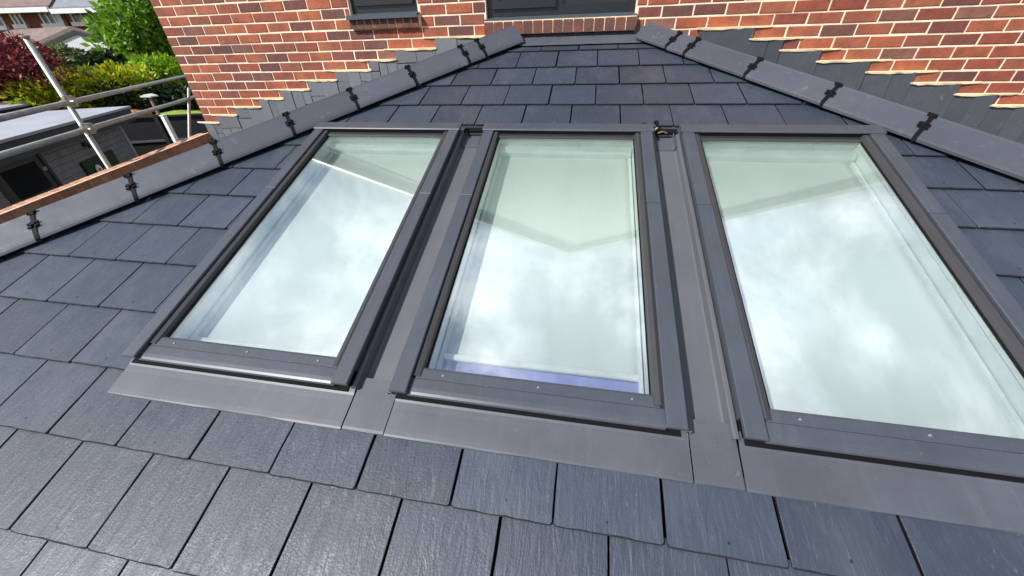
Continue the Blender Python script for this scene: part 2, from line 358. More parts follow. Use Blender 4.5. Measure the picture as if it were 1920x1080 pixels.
for sc, (a, c, z0, z1) in scored:
    l = round(c - a, 3); cen = hl(((a + c) / 2, random.uniform(-.004, .0), (z0 + z1) / 2 + random.uniform(-.0015, .0015)))
    if sc > 0 and nb < 300:
        vr = random.randrange(6); key = (l, vr)
        if key not in cache: cache[key] = brick_mesh(l - .001, .064).mesh('brick', 'brick')
        link('brick', cache[key], house, cen); nb += 1
    elif z0 > -1.35:
        mbk = brick_mesh(l - .001, .064); b0 = len(rest.v)
        rest.v += [(p[0] + cen[0], p[1] + cen[1], p[2] + cen[2]) for p in mbk.v]; rest.f += [tuple(b0 + i for i in f) for f in mbk.f]; rest.mi += mbk.mi
tag(rest.build('brickwork', 'brick', house), kind='stuff')
# brick on edge sills
for n_, (x0, x1, z0, z1) in enumerate(SOLD):
    cnt = 9 if n_ == 0 else 15; pit = (x1 - x0) / cnt; pj = -.034 if n_ == 0 else -.052
    mbm = MB(); mbm.box(x0 + .003 - HO.x, x1 - .003 - HO.x, pj + .007, Y1 - .01, z0 + .003 - HO.z, z1 - .003 - HO.z); mbm.build('sill_mortar', 'mortar_bright', house)
    for i in range(cnt):
        a = x0 + pit * i + .005; c = x0 + pit * (i + 1) - .005; t = .012 if n_ else .004
        s = MB(); hw = (c - a) / 2; hh = (z1 - z0) / 2; d = .1
        q = [(0, -hh), (d, -hh), (d, hh), (.022, hh), (0, hh - t)]
        s.prism(q, lambda p: (hw, p[0], p[1]), lambda p: (-hw, p[0], p[1]))
        s.build('sill_brick', 'soldier', house).location = hl(((a + c) / 2, pj + random.uniform(-.002, .002), (z0 + z1) / 2))
# windows of the house
for n_, (x0, x1, z0, z1) in enumerate(OPEN):
    f = MB(); y = .045; fw = .06
    fx = lambda v: v - HO.x; fz = lambda v: v - HO.z
    f.box(fx(x0 + .004), fx(x1 - .004), y, y + .07, fz(z0 + .028), fz(z0 + .028 + fw)); f.box(fx(x0 + .004), fx(x1 - .004), y, y + .07, fz(z1 - fw), fz(z1 - .003))
    f.box(fx(x0 + .004), fx(x0 + fw), y, y + .07, fz(z0 + .028 + fw), fz(z1 - fw)); f.box(fx(x1 - fw), fx(x1 - .004), y, y + .07, fz(z0 + .028 + fw), fz(z1 - fw))
    xm = x0 + (x1 - x0) * .47
    if n_: f.box(fx(xm), fx(xm + .06), y, y + .07, fz(z0 + .028 + fw), fz(z1 - fw))
    fo = f.build('window', 'anthracite', house)
    p = MB(); p.box(fx(x0 + .02), fx(x1 - .02), y + .03, y + .036, fz(z0 + .05), fz(z1 - .02)); p.build('pane', 'hglass', fo)
    s = MB(); sx1 = (xm + .012) if n_ else x1 - .045; sx0 = x0 + .045; a = fz(z0 + .028 + fw - .012); t = fz(z1 - fw + .012)
    for (q0, q1, r0, r1) in ((sx0, sx1, a, a + .055), (sx0, sx1, t - .055, t), (sx0, sx0 + .055, a + .055, t - .055), (sx1 - .055, sx1, a + .055, t - .055)): s.box(fx(q0), fx(q1), y - .018, y + .02, r0, r1)
    s.build('sash', 'anthracite', fo)
    sl_ = MB(); yo = -.062 if n_ == 0 else -.04; pf = [(yo, z0 - .022), (yo, z0 + .004), (y + .01, z0 + .026), (y + .01, z0 + .001), (yo + .018, z0 + .001), (yo + .018, z0 - .022)]
    pf = [(q[0], q[1] + .002) for q in pf]
    sl_.prism(pf, lambda p: hl((x1 + .012, p[0], p[1])), lambda p: hl((x0 - .012, p[0], p[1])))
    sl_.build('sill', 'anthracite_sill', fo)
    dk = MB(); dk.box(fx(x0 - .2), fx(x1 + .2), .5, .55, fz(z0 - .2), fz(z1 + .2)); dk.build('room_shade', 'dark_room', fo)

# ================================================================ EXTENSION ROOF
A = math.radians(19.7767); ca, sa = math.cos(A), math.sin(A); RZ = 0.0792
ext = empty('slate_roof_extension', (0, 0, RZ), 'dark slate hipped extension roof against the brick house wall', 'roof', rot=(A, 0, 0))
def RP(u, v, h=0): return Vector((u, -v * ca - h * sa, RZ - v * sa + h * ca))
HLc, HRc = -0.163, 0.796          # hip lines in plan: x = y + HLc,  x = -y + HRc
VE = 4.02
uL = lambda v: -v * ca + HLc
uR = lambda v: v * ca + HRc
WC = [-0.772, 0.303, 1.378]; WW = 0.925; WT, WB = 1.385, 3.012
dk = MB()
def strip(v0, v1, a0, a1, b0, b1):
    dk.prism([(a0, -v0), (a1, -v1), (b1, -v1), (b0, -v0)], lambda p: (p[0], p[1], -.05), lambda p: (p[0], p[1], -.022))
vA, vB = WT + .06, WB - .06
strip(0, vA, uL(0), uL(vA), uR(0), uR(vA)); strip(vB, VE, uL(vB), uL(VE), uR(vB), uR(VE))
ins = .05
strip(vA, vB, uL(vA), uL(vB), WC[0] - WW / 2 + ins, WC[0] - WW / 2 + ins); strip(vA, vB, WC[2] + WW / 2 - ins, WC[2] + WW / 2 - ins, uR(vA), uR(vB))
for i in (0, 1): strip(vA, vB, WC[i] + WW / 2 - ins, WC[i] + WW / 2 - ins, WC[i + 1] - WW / 2 + ins, WC[i + 1] - WW / 2 + ins)
dk.build('roof_deck', 'black', ext)

# --- slates
TAIL = [.170, .268, .545, .808, 1.074, 1.318, 1.560, 1.803, 2.048, 2.295, 2.541, 2.797, 3.047, 3.294, 3.552, 3.803, 4.05]
PHASE = {1: .322, 2: .463, 3: .323, 4: .463, 5: .321, 6: 1.967, 7: 2.125, 8: 1.978, 9: -1.622, 10: -1.777, 11: -1.622, 12: -1.795, 13: .112, 14: .2585, 15: .112, 16: .2585}
SP = .2895
def clip(poly, a, b, c):          # keep a*x+b*y<=c
    out = []
    for i in range(len(poly)):
        p, q = poly[i], poly[(i + 1) % len(poly)]; dp = a * p[0] + b * p[1] - c; dq = a * q[0] + b * q[1] - c
        if dp <= 0: out.append(p)
        if dp * dq < 0: t = dp / (dp - dq); out.append((p[0] + (q[0] - p[0]) * t, p[1] + (q[1] - p[1]) * t))
    return out
def slate_outline(wd, v0, v1):    # u from 0..wd, v down
    cnr = .006; pts = [(0.0, v0), (wd, v0)]
    m = 3
    for k in range(1, m): pts.append((wd + random.uniform(-.0012, .0012), v0 + (v1 - v0) * k / m))
    pts += [(wd, v1 - cnr), (wd - cnr * .3, v1 - cnr * .3), (wd - cnr, v1)]
    for k in range(1, 9): pts.append((wd - cnr - (wd - 2 * cnr) * k / 9, v1 + random.uniform(-.0011, .0011)))
    pts += [(cnr, v1), (cnr * .3, v1 - cnr * .3), (0, v1 - cnr)]
    for k in range(m - 1, 0, -1): pts.append((random.uniform(-.0012, .0012), v0 + (v1 - v0) * k / m))
    return pts
EX = [(-9, -9)]
def slate_obj(poly, vt, e, riv, tw):
    # poly in (u, v); local origin at the centroid
    if len(poly) < 3: return
    ar = abs(sum(poly[i][0] * poly[(i + 1) % len(poly)][1] - poly[(i + 1) % len(poly)][0] * poly[i][1] for i in range(len(poly)))) / 2
    if ar < .0004: return
    cu = sum(p[0] for p in poly) / len(poly); cv = sum(p[1] for p in poly) / len(poly)
    hv = lambda p: -.004 + .0105 * (p[1] - (vt - e)) / e + tw * (p[0] - cu)
    mb = MB(); P = [(p[0] - cu, -(p[1] - cv)) for p in poly]; H = [hv(p) for p in poly]; n = len(P); ch = .0018
    b0 = 0
    # chamfered top
    ins_ = []
    for i in range(n):
        dx, dy = -P[i][0], -P[i][1]; l = math.hypot(dx, dy) or 1; tl = poly[i][1] > vt - .006; ins_.append((P[i][0] + dx / l * ch, P[i][1] + (.0034 + random.uniform(-.0010, .0012) if tl else dy / l * ch)))
    mb.v = [(*ins_[i], H[i]) for i in range(n)] + [(*P[i], H[i] - (.0028 if poly[i][1] > vt - .006 else ch)) for i in range(n)] + [(*P[i], H[i] - .0065) for i in range(n)]
    sgn = sum(P[i][0] * P[(i + 1) % n][1] - P[(i + 1) % n][0] * P[i][1] for i in range(n)) > 0
    top = list(range(n)); mb.f.append(tuple(top if sgn else top[::-1]))
    for i in range(n):
        j = (i + 1) % n
        for r in (0, n):
            q = (r + i, r + n + i, r + n + j, r + j); mb.f.append(q if sgn else q[::-1])
    mb.mi = [0] * len(mb.f)
    for i in range(n):
        mb.mi[2 + 2 * i] = 2
        if poly[i][1] > vt - .006 and poly[(i + 1) % n][1] > vt - .006: mb.mi[1 + 2 * i] = 2
    if riv is not None:
        r = .0034; x, y = riv[0] - cu, -(riv[1] - cv); hz = hv(riv) + .0012; k0 = len(mb.v)
        mb.v += [(x + r * math.cos(t * math.pi / 3), y + r * 1.3 * math.sin(t * math.pi / 3), hz) for t in range(6)]; mb.f.append(tuple(range(k0, k0 + 6))); mb.mi.append(1)
    o = mb.build('slate', ['slate', 'rivet', 'slate_edge'], ext); o.location = (cu, -cv, random.uniform(-.0006, .0006))
AP_V = 3.10; W_L = WC[0] - WW / 2; W_R = WC[2] + WW / 2
for i in range(1, 17):
    vt = TAIL[i]; e = vt - TAIL[i - 1]; v0 = TAIL[i - 1] - (.02 if i > 1 else .0)
    ph = PHASE[i]; k0 = int(math.floor((uL(vt) - ph) / SP)) - 1
    for k in range(k0, k0 + 36):
        a = ph + SP * k + .0038 + random.uniform(-.0015, .0015); wd = SP - .0066 + random.uniform(-.0012, .0012)
        if a > uR(vt) or a + wd < uL(vt): continue
        pts = [(a + p[0], p[1]) for p in slate_outline(wd, v0, vt + random.uniform(-.0015, .0015))]
        sgl = .03  # slates stop short of the hip under the cap
        pts = clip(pts, -1, -ca, -(HLc + sgl)); pts = clip(pts, 1, -ca, HRc - sgl) if pts else pts
        if not pts: continue
        us = [p[0] for p in pts]; vs_ = [p[1] for p in pts]; polys = [pts]
        Lc = None
        if min(vs_) < AP_V < max(vs_) - .02:
            if min(us) < W_L < max(us): Lc = [(min(us), v0), (W_L, v0), (W_L, AP_V), (max(us), AP_V)] + [p for p in pts if not (p[0] > W_L and p[1] < AP_V) and p[1] > v0 + .001]
            elif min(us) < W_R < max(us): Lc = [p for p in pts if not (p[0] < W_R and p[1] < AP_V) and p[1] > v0 + .001] + [(min(us), AP_V), (W_R, AP_V), (W_R, v0), (max(us), v0)]
        if Lc: polys = [Lc]
        elif max(vs_) > WT + .03 and min(vs_) < AP_V and max(us) > W_L and min(us) < W_R:
            polys = []
            if min(us) < W_L + .012: polys.append(clip(pts, 1, 0, W_L + .012))
            if max(us) > W_R - .012: polys.append(clip(pts, -1, 0, -(W_R - .012)))
            md = clip(clip(pts, -1, 0, -(W_L + .0125)), 1, 0, W_R - .0125)
            if md and max(p[1] for p in md) > AP_V: polys.append(clip(md, 0, -1, -AP_V))
            if md and min(p[1] for p in md) < WT + .03: polys.append(clip(md, 0, 1, WT + .03))
        for pl in polys:
            if len(pl) < 3: continue
            ctr = a + wd / 2 + random.uniform(-.012, .012); rv = (ctr, vt - .035 + random.uniform(-.006, .006))
            inside = min(p[0] for p in pl) + .02 < rv[0] < max(p[0] for p in pl) - .02 and min(p[1] for p in pl) < rv[1] and uL(rv[1]) + .1 < rv[0] < uR(rv[1]) - .1
            slate_obj(pl, vt, e, rv if inside and i > 1 else None, random.uniform(-.003, .003))
# --- side facets (out of sight behind the hip caps), one mesh of slates each
for sg in (-1, 1):
    sf = MB(); Hc = HLc if sg < 0 else HRc; edge = 3.36 if sg < 0 else 3.36
    for r_ in range(15):
        s0 = r_ * .2515; s1 = s0 + .262
        for k in range(0, 16):
            y0 = -VE * ca + .2895 * (k + .5 * (r_ % 2)); y1 = y0 + .285
            # slope distance s runs from the wall-side hip line x = Hc outwards
            x0 = s0 * ca; x1 = s1 * ca
            ym = -x1 + .02
            if y0 < ym: y0 = ym
            y1 = min(y1, -.035)
            if y1 - y0 < .03 or x1 > edge: continue
            q = []
            for (xx, yy, hh) in ((x0, y0, -.004), (x1, y0, .008), (x1, y1, .008), (x0, y1, -.004)):
                yy2 = max(yy, -xx + .02) if yy == y0 else yy
                q.append((Hc + sg * xx, yy2, RZ - xx * math.tan(A) + hh))
            # world to the roof's frame
            loc = []
            for p in q + [(p[0], p[1], p[2] - .008) for p in q]:
                y, z = p[1], p[2] - RZ; loc.append((p[0], y * ca + z * sa, -y * sa + z * ca))
            b0 = len(sf.v); sf.v += loc
            for f in ((0, 1, 2, 3), (4, 7, 6, 5), (0, 4, 5, 1), (1, 5, 6, 2), (2, 6, 7, 3), (3, 7, 4, 0)): sf.f.append(tuple(b0 + t for t in f)); sf.mi.append(0)
    tag(sf.build('side_slates', 'slate', ext), kind='stuff')
# --- hip caps
def to_local(P): y, z = P[1], P[2] - RZ; return (P[0], y * ca + z * sa, -y * sa + z * ca)
tanp = math.tan(A) / math.sqrt(2)
def hip(side, joints, hgt, lip):
    sg = -1 if side == 'L' else 1; Hc = HLc if side == 'L' else HRc
    # s = horizontal distance along the hip; q = horizontal distance to the front side
    def W(s, q, z):       # z relative to the hip line of the facets
        r2 = 1 / math.sqrt(2)
        x = Hc + sg * s * r2 - sg * q * r2; y = -s * r2 - q * r2
        zz = RZ - s * r2 * math.tan(A) + z
        return to_local((x, y, zz))
    wq = .142
    zl = lambda q: hgt - q * (hgt + tanp * wq - lip) / wq
    if side == 'L': top = [(0, hgt + .003), (.010, zl(.010)), (.112, zl(.112)), (.126, zl(.126) - .002), (.136, zl(.136) - .007), (wq, zl(wq) - .014)]
    else: top = [(0, hgt + .003), (.010, zl(.010)), (.137, zl(.137)), (.141, zl(.141) - .0015), (wq, zl(wq) - .006)]
    top.append((wq - .002, lip - tanp * wq - .018))
    und = [(wq - .012, lip - tanp * wq - .018), (wq - .016, lip - tanp * wq - .004), (.075, hgt - .075 * (hgt + tanp * wq - lip) / wq - .012), (0, hgt - .014)]
    half = top + und
    full = [(q, z) for q, z in half] + [(-q, z) for q, z in reversed(half[1:-1])]
    for a, b in zip(joints[:-1], joints[1:]):
        mb = MB(); g_ = .007; dz = random.uniform(-.0015, .0015)
        n = len(half); F = []
        for (s, tilt) in ((a + g_, .0), (b - g_, .003)):
            for q, z in half: F.append(W(s, q, z + tilt + dz))
            for q, z in half: F.append(W(s, -q, z + tilt + dz))
        mb.v = F
        for wing in (0, n):
            for i in range(n):
                j = (i + 1) % n
                if i == n - 1: continue
                f = (wing + i, wing + j, 2 * n + wing + j, 2 * n + wing + i); mb.f.append(f)
            for base in (0, 2 * n): mb.f.append(tuple(base + wing + i for i in range(n)))
        mb.mi = [0] * len(mb.f)
        me = mb.mesh('hip_cap', 'cap')
        import bmesh as bmm
        bm = bmm.new(); bm.from_mesh(me); bmm.ops.recalc_face_normals(bm, faces=bm.faces); bm.to_mesh(me); bm.free()
        o = link('hip_cap', me, ext)
        # strap clip over the joint at the lower end of this cap
        c = MB(); off = .004
        def bar(s0, s1, prof, th=.006):
            for (q0, z0), (q1, z1) in zip(prof[:-1], prof[1:]):
                P = [W(s0, q0, z0 + off), W(s1, q0, z0 + off), W(s1, q1, z1 + off), W(s0, q1, z1 + off), W(s0, q0, z0 + off + th), W(s1, q0, z0 + off + th), W(s1, q1, z1 + off + th), W(s0, q1, z1 + off + th)]
                b0 = len(c.v); c.v += P; c.f += [tuple(b0 + t for t in f) for f in ((0, 3, 2, 1), (4, 5, 6, 7), (0, 1, 5, 4), (2, 3, 7, 6), (0, 4, 7, 3), (1, 2, 6, 5))]; c.mi += [0] * 6
        zt = lambda q: np.interp(q, [t[0] for t in top[:-1]], [t[1] for t in top[:-1]])
        wj = random.uniform(-.004, .004)
        bar(b - .009 + wj, b + .009 + wj, [(q, zt(q)) for q in (.008, .04, .075, .11, .13, .1405)] + [(wq + .002, zt(wq) - .016)], .005)
        bar(b - .020, b + .020, [(q, zt(q)) for q in (.006, .013)], .012)
        bar(b - .009, b + .009, [(q, zt(q)) for q in (.013, .024)], .010)
        for d in (-1, 1):
            bar(b + d * .010 - .004, b + d * .010 + .004, [(q, zt(q) + .004) for q in (.066, .096)], .008)
            bar(b + d * .017 - .007, b + d * .017 + .007, [(q, zt(q) + .004) for q in (.069, .075)], .008)
            bar(b + d * .016 - .007, b + d * .016 + .007, [(q, zt(q) + .004) for q in (.087, .093)], .008)
        bar(b - .009, b + .009, [(q, zt(q) + .005) for q in (.076, .087)], .012)
        c.build('clip', 'clip', o)
hip('L', [.06, .42, .567, 1.005, 1.437, 1.859, 2.285, 2.728, 3.163, 3.60, 4.03, 4.46, 4.9, 5.3], .098, .042)
hip('R', [.04, .335, .489, .935, 1.390, 1.818, 2.25, 2.68, 3.12, 3.55, 3.98, 4.4, 4.85, 5.3], .080, .040)
# dark bedding strip under the caps
for sg, Hc in ((-1, HLc), (1, HRc)):
    bd = MB(); r2 = 1 / math.sqrt(2)
    def W2(s, q, z): return to_local((Hc + sg * s * r2 - sg * q * r2, -s * r2 - q * r2, RZ - s * r2 * math.tan(A) + z))
    n0 = [(-.09, -.03), (-.09, .01), (0, .05), (.09, .01), (.09, -.03)]
    bd.v = [W2(.03, *p) for p in n0] + [W2(5.3, *p) for p in n0]; bd.f = [(i, i + 1, 6 + i, 5 + i) for i in range(4)]; bd.mi = [0] * 4
    bd.build('hip_bedding', 'black', ext)
# --- flashing where the roof meets the wall
fl = MB(); ua, ub = -.30, .93; n = 26
prof = [(.172, .006), (.16, .009), (.05, .008), (.02, .012), (.012, .02)]
rows_ = []
for k in range(n + 1):
    u = ua + (ub - ua) * k / n; r_ = []
    for (v, h) in prof: r_.append((u, -v, h + random.uniform(-.0012, .0012)))
    for (yy, zz) in ((-.010, .03), (-.008, .045), (-.006, .052)):
        y, z = yy, zz + random.uniform(-.003, .002); r_.append((u, y * ca + z * sa, -y * sa + z * ca))
    rows_.append(r_)
m_ = len(rows_[0])
for r_ in rows_: fl.v += r_
for k in range(n):
    for i in range(m_ - 1): fl.f.append((k * m_ + i, (k + 1) * m_ + i, (k + 1) * m_ + i + 1, k * m_ + i + 1)); fl.mi.append(0)
fl.build('wall_flashing', 'alu_soft', ext, smooth=True)
# --- flashing aprons below each window, and the panels between
EDG = [(WC[0] - .463, WC[0] + .474), (WC[0] + .478, WC[1] - .454), (WC[1] - .450, WC[1] + .473), (WC[1] + .477, WC[2] - .469), (WC[2] - .465, WC[2] + .463)]
for i, (a, b) in enumerate(EDG):
    win = i % 2 == 0
    pf = [(-3.136, .001), (-3.1345, .0045), (-3.13, .006), (-3.115, .0065), (-3.05, .0070), (-3.026, .008), (-3.016, .011), (-3.006, .0125), (-2.98, .0125)] if win else [(-3.136, .001), (-3.133, .004), (-3.125, .005), (-3.05, .0055), (-3.005, .006), (-2.96, .007)]
    mb = MB(); nn = 10 if win else 3
    for k in range(nn + 1):
        x = a + (b - a) * k / nn
        for q in pf: mb.v.append((x, q[0] + (random.uniform(-.0015, .0015) if q[1] < .005 else 0), q[1]))
    mm = len(pf)
    for k in range(nn):
        for t in range(mm - 1): mb.f.append((k * mm + t, (k + 1) * mm + t, (k + 1) * mm + t + 1, k * mm + t + 1)); mb.mi.append(0)
    o = mb.build('apron_flashing' if win else 'gutter_apron', 'alu_soft', ext)
    md = o.modifiers.new('thick', 'SOLIDIFY'); md.thickness = .0016; md.offset = 1
# torn corner of the right gutter apron
t = MB(); t.prism([(.884, -3.105), (.901, -3.083), (.903, -3.098)], lambda p: (p[0], p[1], .0075), lambda p: (p[0], p[1], .0095)); t.build('torn_film', 'alu_gutter', ext)
# --- gutters between the windows
for i in (0, 1):
    g0 = WC[i] + WW / 2; g1 = WC[i + 1] - WW / 2; c_ = (g0 + g1) / 2
    pf = [(g0 - .004, .012), (g0 + .004, .030), (g0 + .014, .032), (g0 + .018, .028), (g0 + .024, -.010), (g0 + .030, -.013), (g1 - .030, -.013), (g1 - .024, -.008), (g1 - .018, .020), (g1 - .014, .024), (g1 - .004, .024), (g1 + .003, .010)]
    mb = MB(); mb.sheet(pf, -3.006, -1.43, .0014); mb.build('gutter', 'alu_gutter', ext)
    s = MB(); s.sheet([(g0 + .026, .012), (g0 + .030, -.006), (g0 + .038, -.0105), (g1 - .038, -.0105), (g1 - .030, -.006), (g1 - .026, .012)], -1.535, -1.40, .0015); s.build('gutter_top_soaker', 'alu_soft', ext)
    bk = MB(); bk.box(g0 + .006, g1 - .006, -1.40, -1.362, -.012, .012); bk.build('gutter_gap_shade', 'black', ext)  # black block standing in for the shaded opening between the hoods
# --- walls and eaves of the extension below
wl = MB()
def wl_box(x0, x1, y0, y1, z0, z1):
    P = [to_local((x, y, z)) for z in (z0, z1) for y in (y0, y1) for x in (x0, x1)]; b0 = len(wl.v); wl.v += P
    wl.f += [tuple(b0 + t for t in q) for q in ((0, 2, 3, 1), (4, 5, 7, 6), (0, 1, 5, 4), (2, 6, 7, 3), (0, 4, 6, 2), (1, 3, 7, 5))]; wl.mi += [0] * 6
wl_box(-3.4, 4.0, -3.62, -3.5, GZ, -1.33); wl_box(-3.4, -3.28, -3.5, -.02, GZ, -1.33); wl_box(3.88, 4.0, -3.5, -.02, GZ, -1.33)
wl.build('wall', 'brick_far', ext)

# ================================================================ ROOF WINDOWS
def roof_window(idx, label):
    c = WC[idx]
    t = empty('roof_window', RP(c, WB, 0), label, 'roof window', 'roof windows set side by side in the slate roof', rot=(A, 0, 0))
    hw = WW / 2; Ltot = WB - WT; Y = lambda v: WB - v
    V0, V1 = WT, WB
    # frame body
    f = MB(); o_, i_ = hw - .010, .385
    for (x0, x1, y0, y1) in ((-o_, -i_, Y(2.99), Y(1.40)), (i_, o_, Y(2.99), Y(1.40)), (-i_, i_, Y(1.475), Y(1.40)), (-i_, i_, Y(2.99), Y(2.925))): f.box(x0, x1, y0, y1, -.03, .036)
    f.build('frame', 'alu_dark', t)
    # white lining of the opening
    l = MB(); a = .372
    for (x0, x1, y0, y1) in ((-a - .012, -a, Y(2.93), Y(1.47)), (a, a + .012, Y(2.93), Y(1.47)), (-a, a, Y(1.482), Y(1.47)), (-a, a, Y(2.93), Y(2.918))): l.box(x0, x1, y0, y1, -.30, .022)
    l.build('lining', 'lining', t)
    # side covers, each of two lengths
    for sg in (-1, 1):
        for k, (va, vb, dh) in enumerate(((1.452, 2.03, 0), (2.034, V1 - .003, .0012))):
            s = MB(); x0, x1 = (hw - .060, hw) if sg > 0 else (-hw, -hw + .060)
            s.cbox(x0, x1, Y(vb), Y(va), .044, .0575 + dh, .003)
            if sg > 0: s.box(hw - .006, hw - .001, Y(vb) + (.06 if k else .0), Y(va), .014, .0435)
            else: s.box(-hw + .001, -hw + .006, Y(vb) + (.06 if k else .0), Y(va), .014, .0435)
            s.build('side_cover', 'alu', t)
        # sash rail and rubber beside the pane
        r = MB(); x = sg * .389
        pf = [(x + sg * .010, .030), (x + sg * .012, .046), (x + sg * .002, .050), (x - sg * .012, .046), (x - sg * .017, .034), (x - sg * .018, .028)]
        if sg < 0: pf = pf[::-1]
        r.sheet(pf if sg < 0 else pf, Y(2.945), Y(1.468), -.002 if sg < 0 else .002); r.build('sash_rail', 'sash', t)
        g = MB(); g.box(min(sg * .3655, sg * .3725), max(sg * .3655, sg * .3725), Y(2.912), Y(1.488), .0255, .0315); g.build('gasket', 'black', t)
    # top hood
    h = MB(); pf = [(Y(1.385), .040), (Y(1.388), .054), (Y(1.396), .060), (Y(1.456), .0645), (Y(1.465), .0635), (Y(1.4685), .060), (Y(1.4685), .056), (Y(1.462), .055), (Y(1.456), .055), (Y(1.40), .046)]
    h.prism(pf, lambda p: (hw + .006, p[0], p[1]), lambda p: (-hw - .006, p[0], p[1])); h.build('hood', 'alu', t)
    vg = MB(); vg.box(-.398, .398, Y(1.4665), Y(1.45), .026, .0545); vg.build('hood_shade', 'black', t)  # black strip painted in for the shadow band beneath the hood
    tr = MB(); tr.prism([(Y(1.474), .029), (Y(1.474), .033), (Y(1.481), .0355), (Y(1.492), .035), (Y(1.499), .032), (Y(1.499), .0285)], lambda p: (.384, p[0], p[1]), lambda p: (-.384, p[0], p[1])); tr.build('sash_rail', 'sash', t)
    # pane
    p = MB(); p.box(-.377, .377, Y(2.921), Y(1.478), .0225, .0285); p.build('pane', 'glass', t)
    sp = MB()
    for (x0, x1, y0, y1) in ((-.374, -.366, Y(2.918), Y(1.482)), (.366, .374, Y(2.918), Y(1.482)), (-.366, .366, Y(1.490), Y(1.482)), (-.366, .366, Y(2.918), Y(2.911))): sp.box(x0, x1, y0, y1, .008, .0215)
    sp.build('pane_spacer', 'lining', t)
    # bottom: screwed strip and rounded cover
    b = MB(); b.prism([(Y(2.908), .034), (Y(2.911), .039), (Y(2.918), .0415), (Y(2.951), .0425), (Y(2.951), .036), (Y(2.908), .028)], lambda q: (.392, q[0], q[1]), lambda q: (-.392, q[0], q[1])); bo = b.build('glazing_strip', 'alu', t)
    for u in (-.30, .02, .31):
        s = MB(); s.tube((u, Y(2.933), .0415), (u, Y(2.933), .0445), .0036, 10); s.build('screw', 'screw', bo)
    cv = MB(); pf = [(Y(2.952), .0415), (Y(2.985), .0425), (Y(2.998), .0415), (Y(3.006), .0385), (Y(3.010), .034), (Y(3.010), .0315), (Y(3.004), .0315), (Y(3.000), .034), (Y(2.952), .036)]
    cv.prism(pf, lambda q: (.404, q[0], q[1]), lambda q: (-.404, q[0], q[1])); cv.build('bottom_cover', 'alu', t)
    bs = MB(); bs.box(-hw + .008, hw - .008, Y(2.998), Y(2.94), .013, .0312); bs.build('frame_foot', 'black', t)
    sq = MB(); sq.box(-hw + .012, hw - .012, Y(3.0185), Y(2.998), .0128, .0175); sq.build('cover_gap_shade', 'black', t)  # black strip standing in for shade in the gap below the cover
    # blind
    ve = [2.862, 2.812, 2.905][idx]; bh = -.062
    bl = MB(); nx = 16
    for k in range(nx + 1):
        x = -.365 + .73 * k / nx; z = bh + .0012 * math.sin(k * 1.7 + idx); bl.v += [(x, Y(ve), z), (x, Y(1.50), z)]
    for k in range(nx): bl.f.append((2 * k, 2 * k + 2, 2 * k + 3, 2 * k + 1)); bl.mi.append(0)
    bl_o = bl.build('blind', 'blind', t, smooth=True); bl_o.modifiers.new('thick', 'SOLIDIFY').thickness = .002
    if idx == 1:
        lb = MB(); lb.box(-.352, .352, Y(2.9165), Y(ve + .019), bh - .012, bh - .008); lb.build('lower_cloth', simple('lavender_cloth', (.34, .34, .66), .7, 0, .25, 9), bl_o)
    hb = MB(); pf = [(Y(1.486), bh - .03), (Y(1.486), bh + .035), (Y(1.497), bh + .043), (Y(1.517), bh + .046), (Y(1.537), bh + .040), (Y(1.546), bh + .026), (Y(1.546), bh - .03)]
    hb.prism(pf, lambda q: (.366, q[0], q[1]), lambda q: (-.366, q[0], q[1])); hb.build('headbox', 'headbox', bl_o, smooth=False)
    br = MB(); br.cbox(-.362, .362, Y(ve + .018), Y(ve - .006), bh - .006, bh + .012, .004); br.build('bottom_bar', 'white', bl_o)
    for sg in (-1, 1):
        rl = MB(); x = sg * .366; rl.box(min(x, x - sg * .014), max(x, x - sg * .014), Y(2.917), Y(1.55), bh - .01, bh + .014); rl.build('guide_rail', 'lining', bl_o)
    rm = MB(); rm.box(-.40, .40, Y(2.95), Y(1.45), -.36, -.35); rm.build('room_below', simple('room_wall_%d' % idx, (.16, .16, .32), .8), t)
    return t
roof_window(0, 'grey framed roof window nearest the garden, a faint fascia line mirrored in its pane')
roof_window(1, 'middle grey roof window whose pane mirrors the point of the gable')
roof_window(2, 'rightmost grey roof window, its lower corner cut off by the photo edge')
# twisted strap left on the slates above the right gutter
st = empty('loose_strap', RP(.85, 1.40, 0), 'twisted scrap of black and brass strap above the gutter left of the rightmost roof window', 'scrap', rot=(A, 0, 0))
s = MB()
def ribbon(mb, pts, w, th, mi=0):
    for p, q in zip(pts[:-1], pts[1:]):
        p = Vector(p); q = Vector(q); d = (q - p).normalized(); sd = d.cross(Vector((.3, .2, 1))).normalized() * w; up = Vector((0, 0, th))
        b0 = len(mb.v); mb.v += [tuple(x) for x in (p - sd, p + sd, q + sd, q - sd, p - sd + up, p + sd + up, q + sd + up, q - sd + up)]
        mb.f += [tuple(b0 + t for t in f) for f in ((0, 3, 2, 1), (4, 5, 6, 7), (0, 1, 5, 4), (2, 3, 7, 6), (0, 4, 7, 3), (1, 2, 6, 5))]; mb.mi += [mi] * 6
ribbon(s, [(-.115, .075, .02), (-.10, .045, .03), (-.085, .02, .03), (-.07, .015, .03), (-.055, .02, .032), (-.045, .045, .036), (-.05, .065, .04), (-.06, .06, .036), (-.058, .045, .034)], .006, .006)
s.build('strap', 'clip', st)
s = MB(); ribbon(s, [(-.095, .02, .036), (-.06, .015, .038)], .005, .004); ribbon(s, [(-.075, -.01, .02), (-.06, .0, .03), (-.05, .008, .034)], .005, .004); ribbon(s, [(-.045, -.012, .014), (-.02, -.002, .018), (.005, -.012, .014)], .004, .004)
s.build('brass_tag', simple('brass', (.6, .5, .25), .35, .8), st)

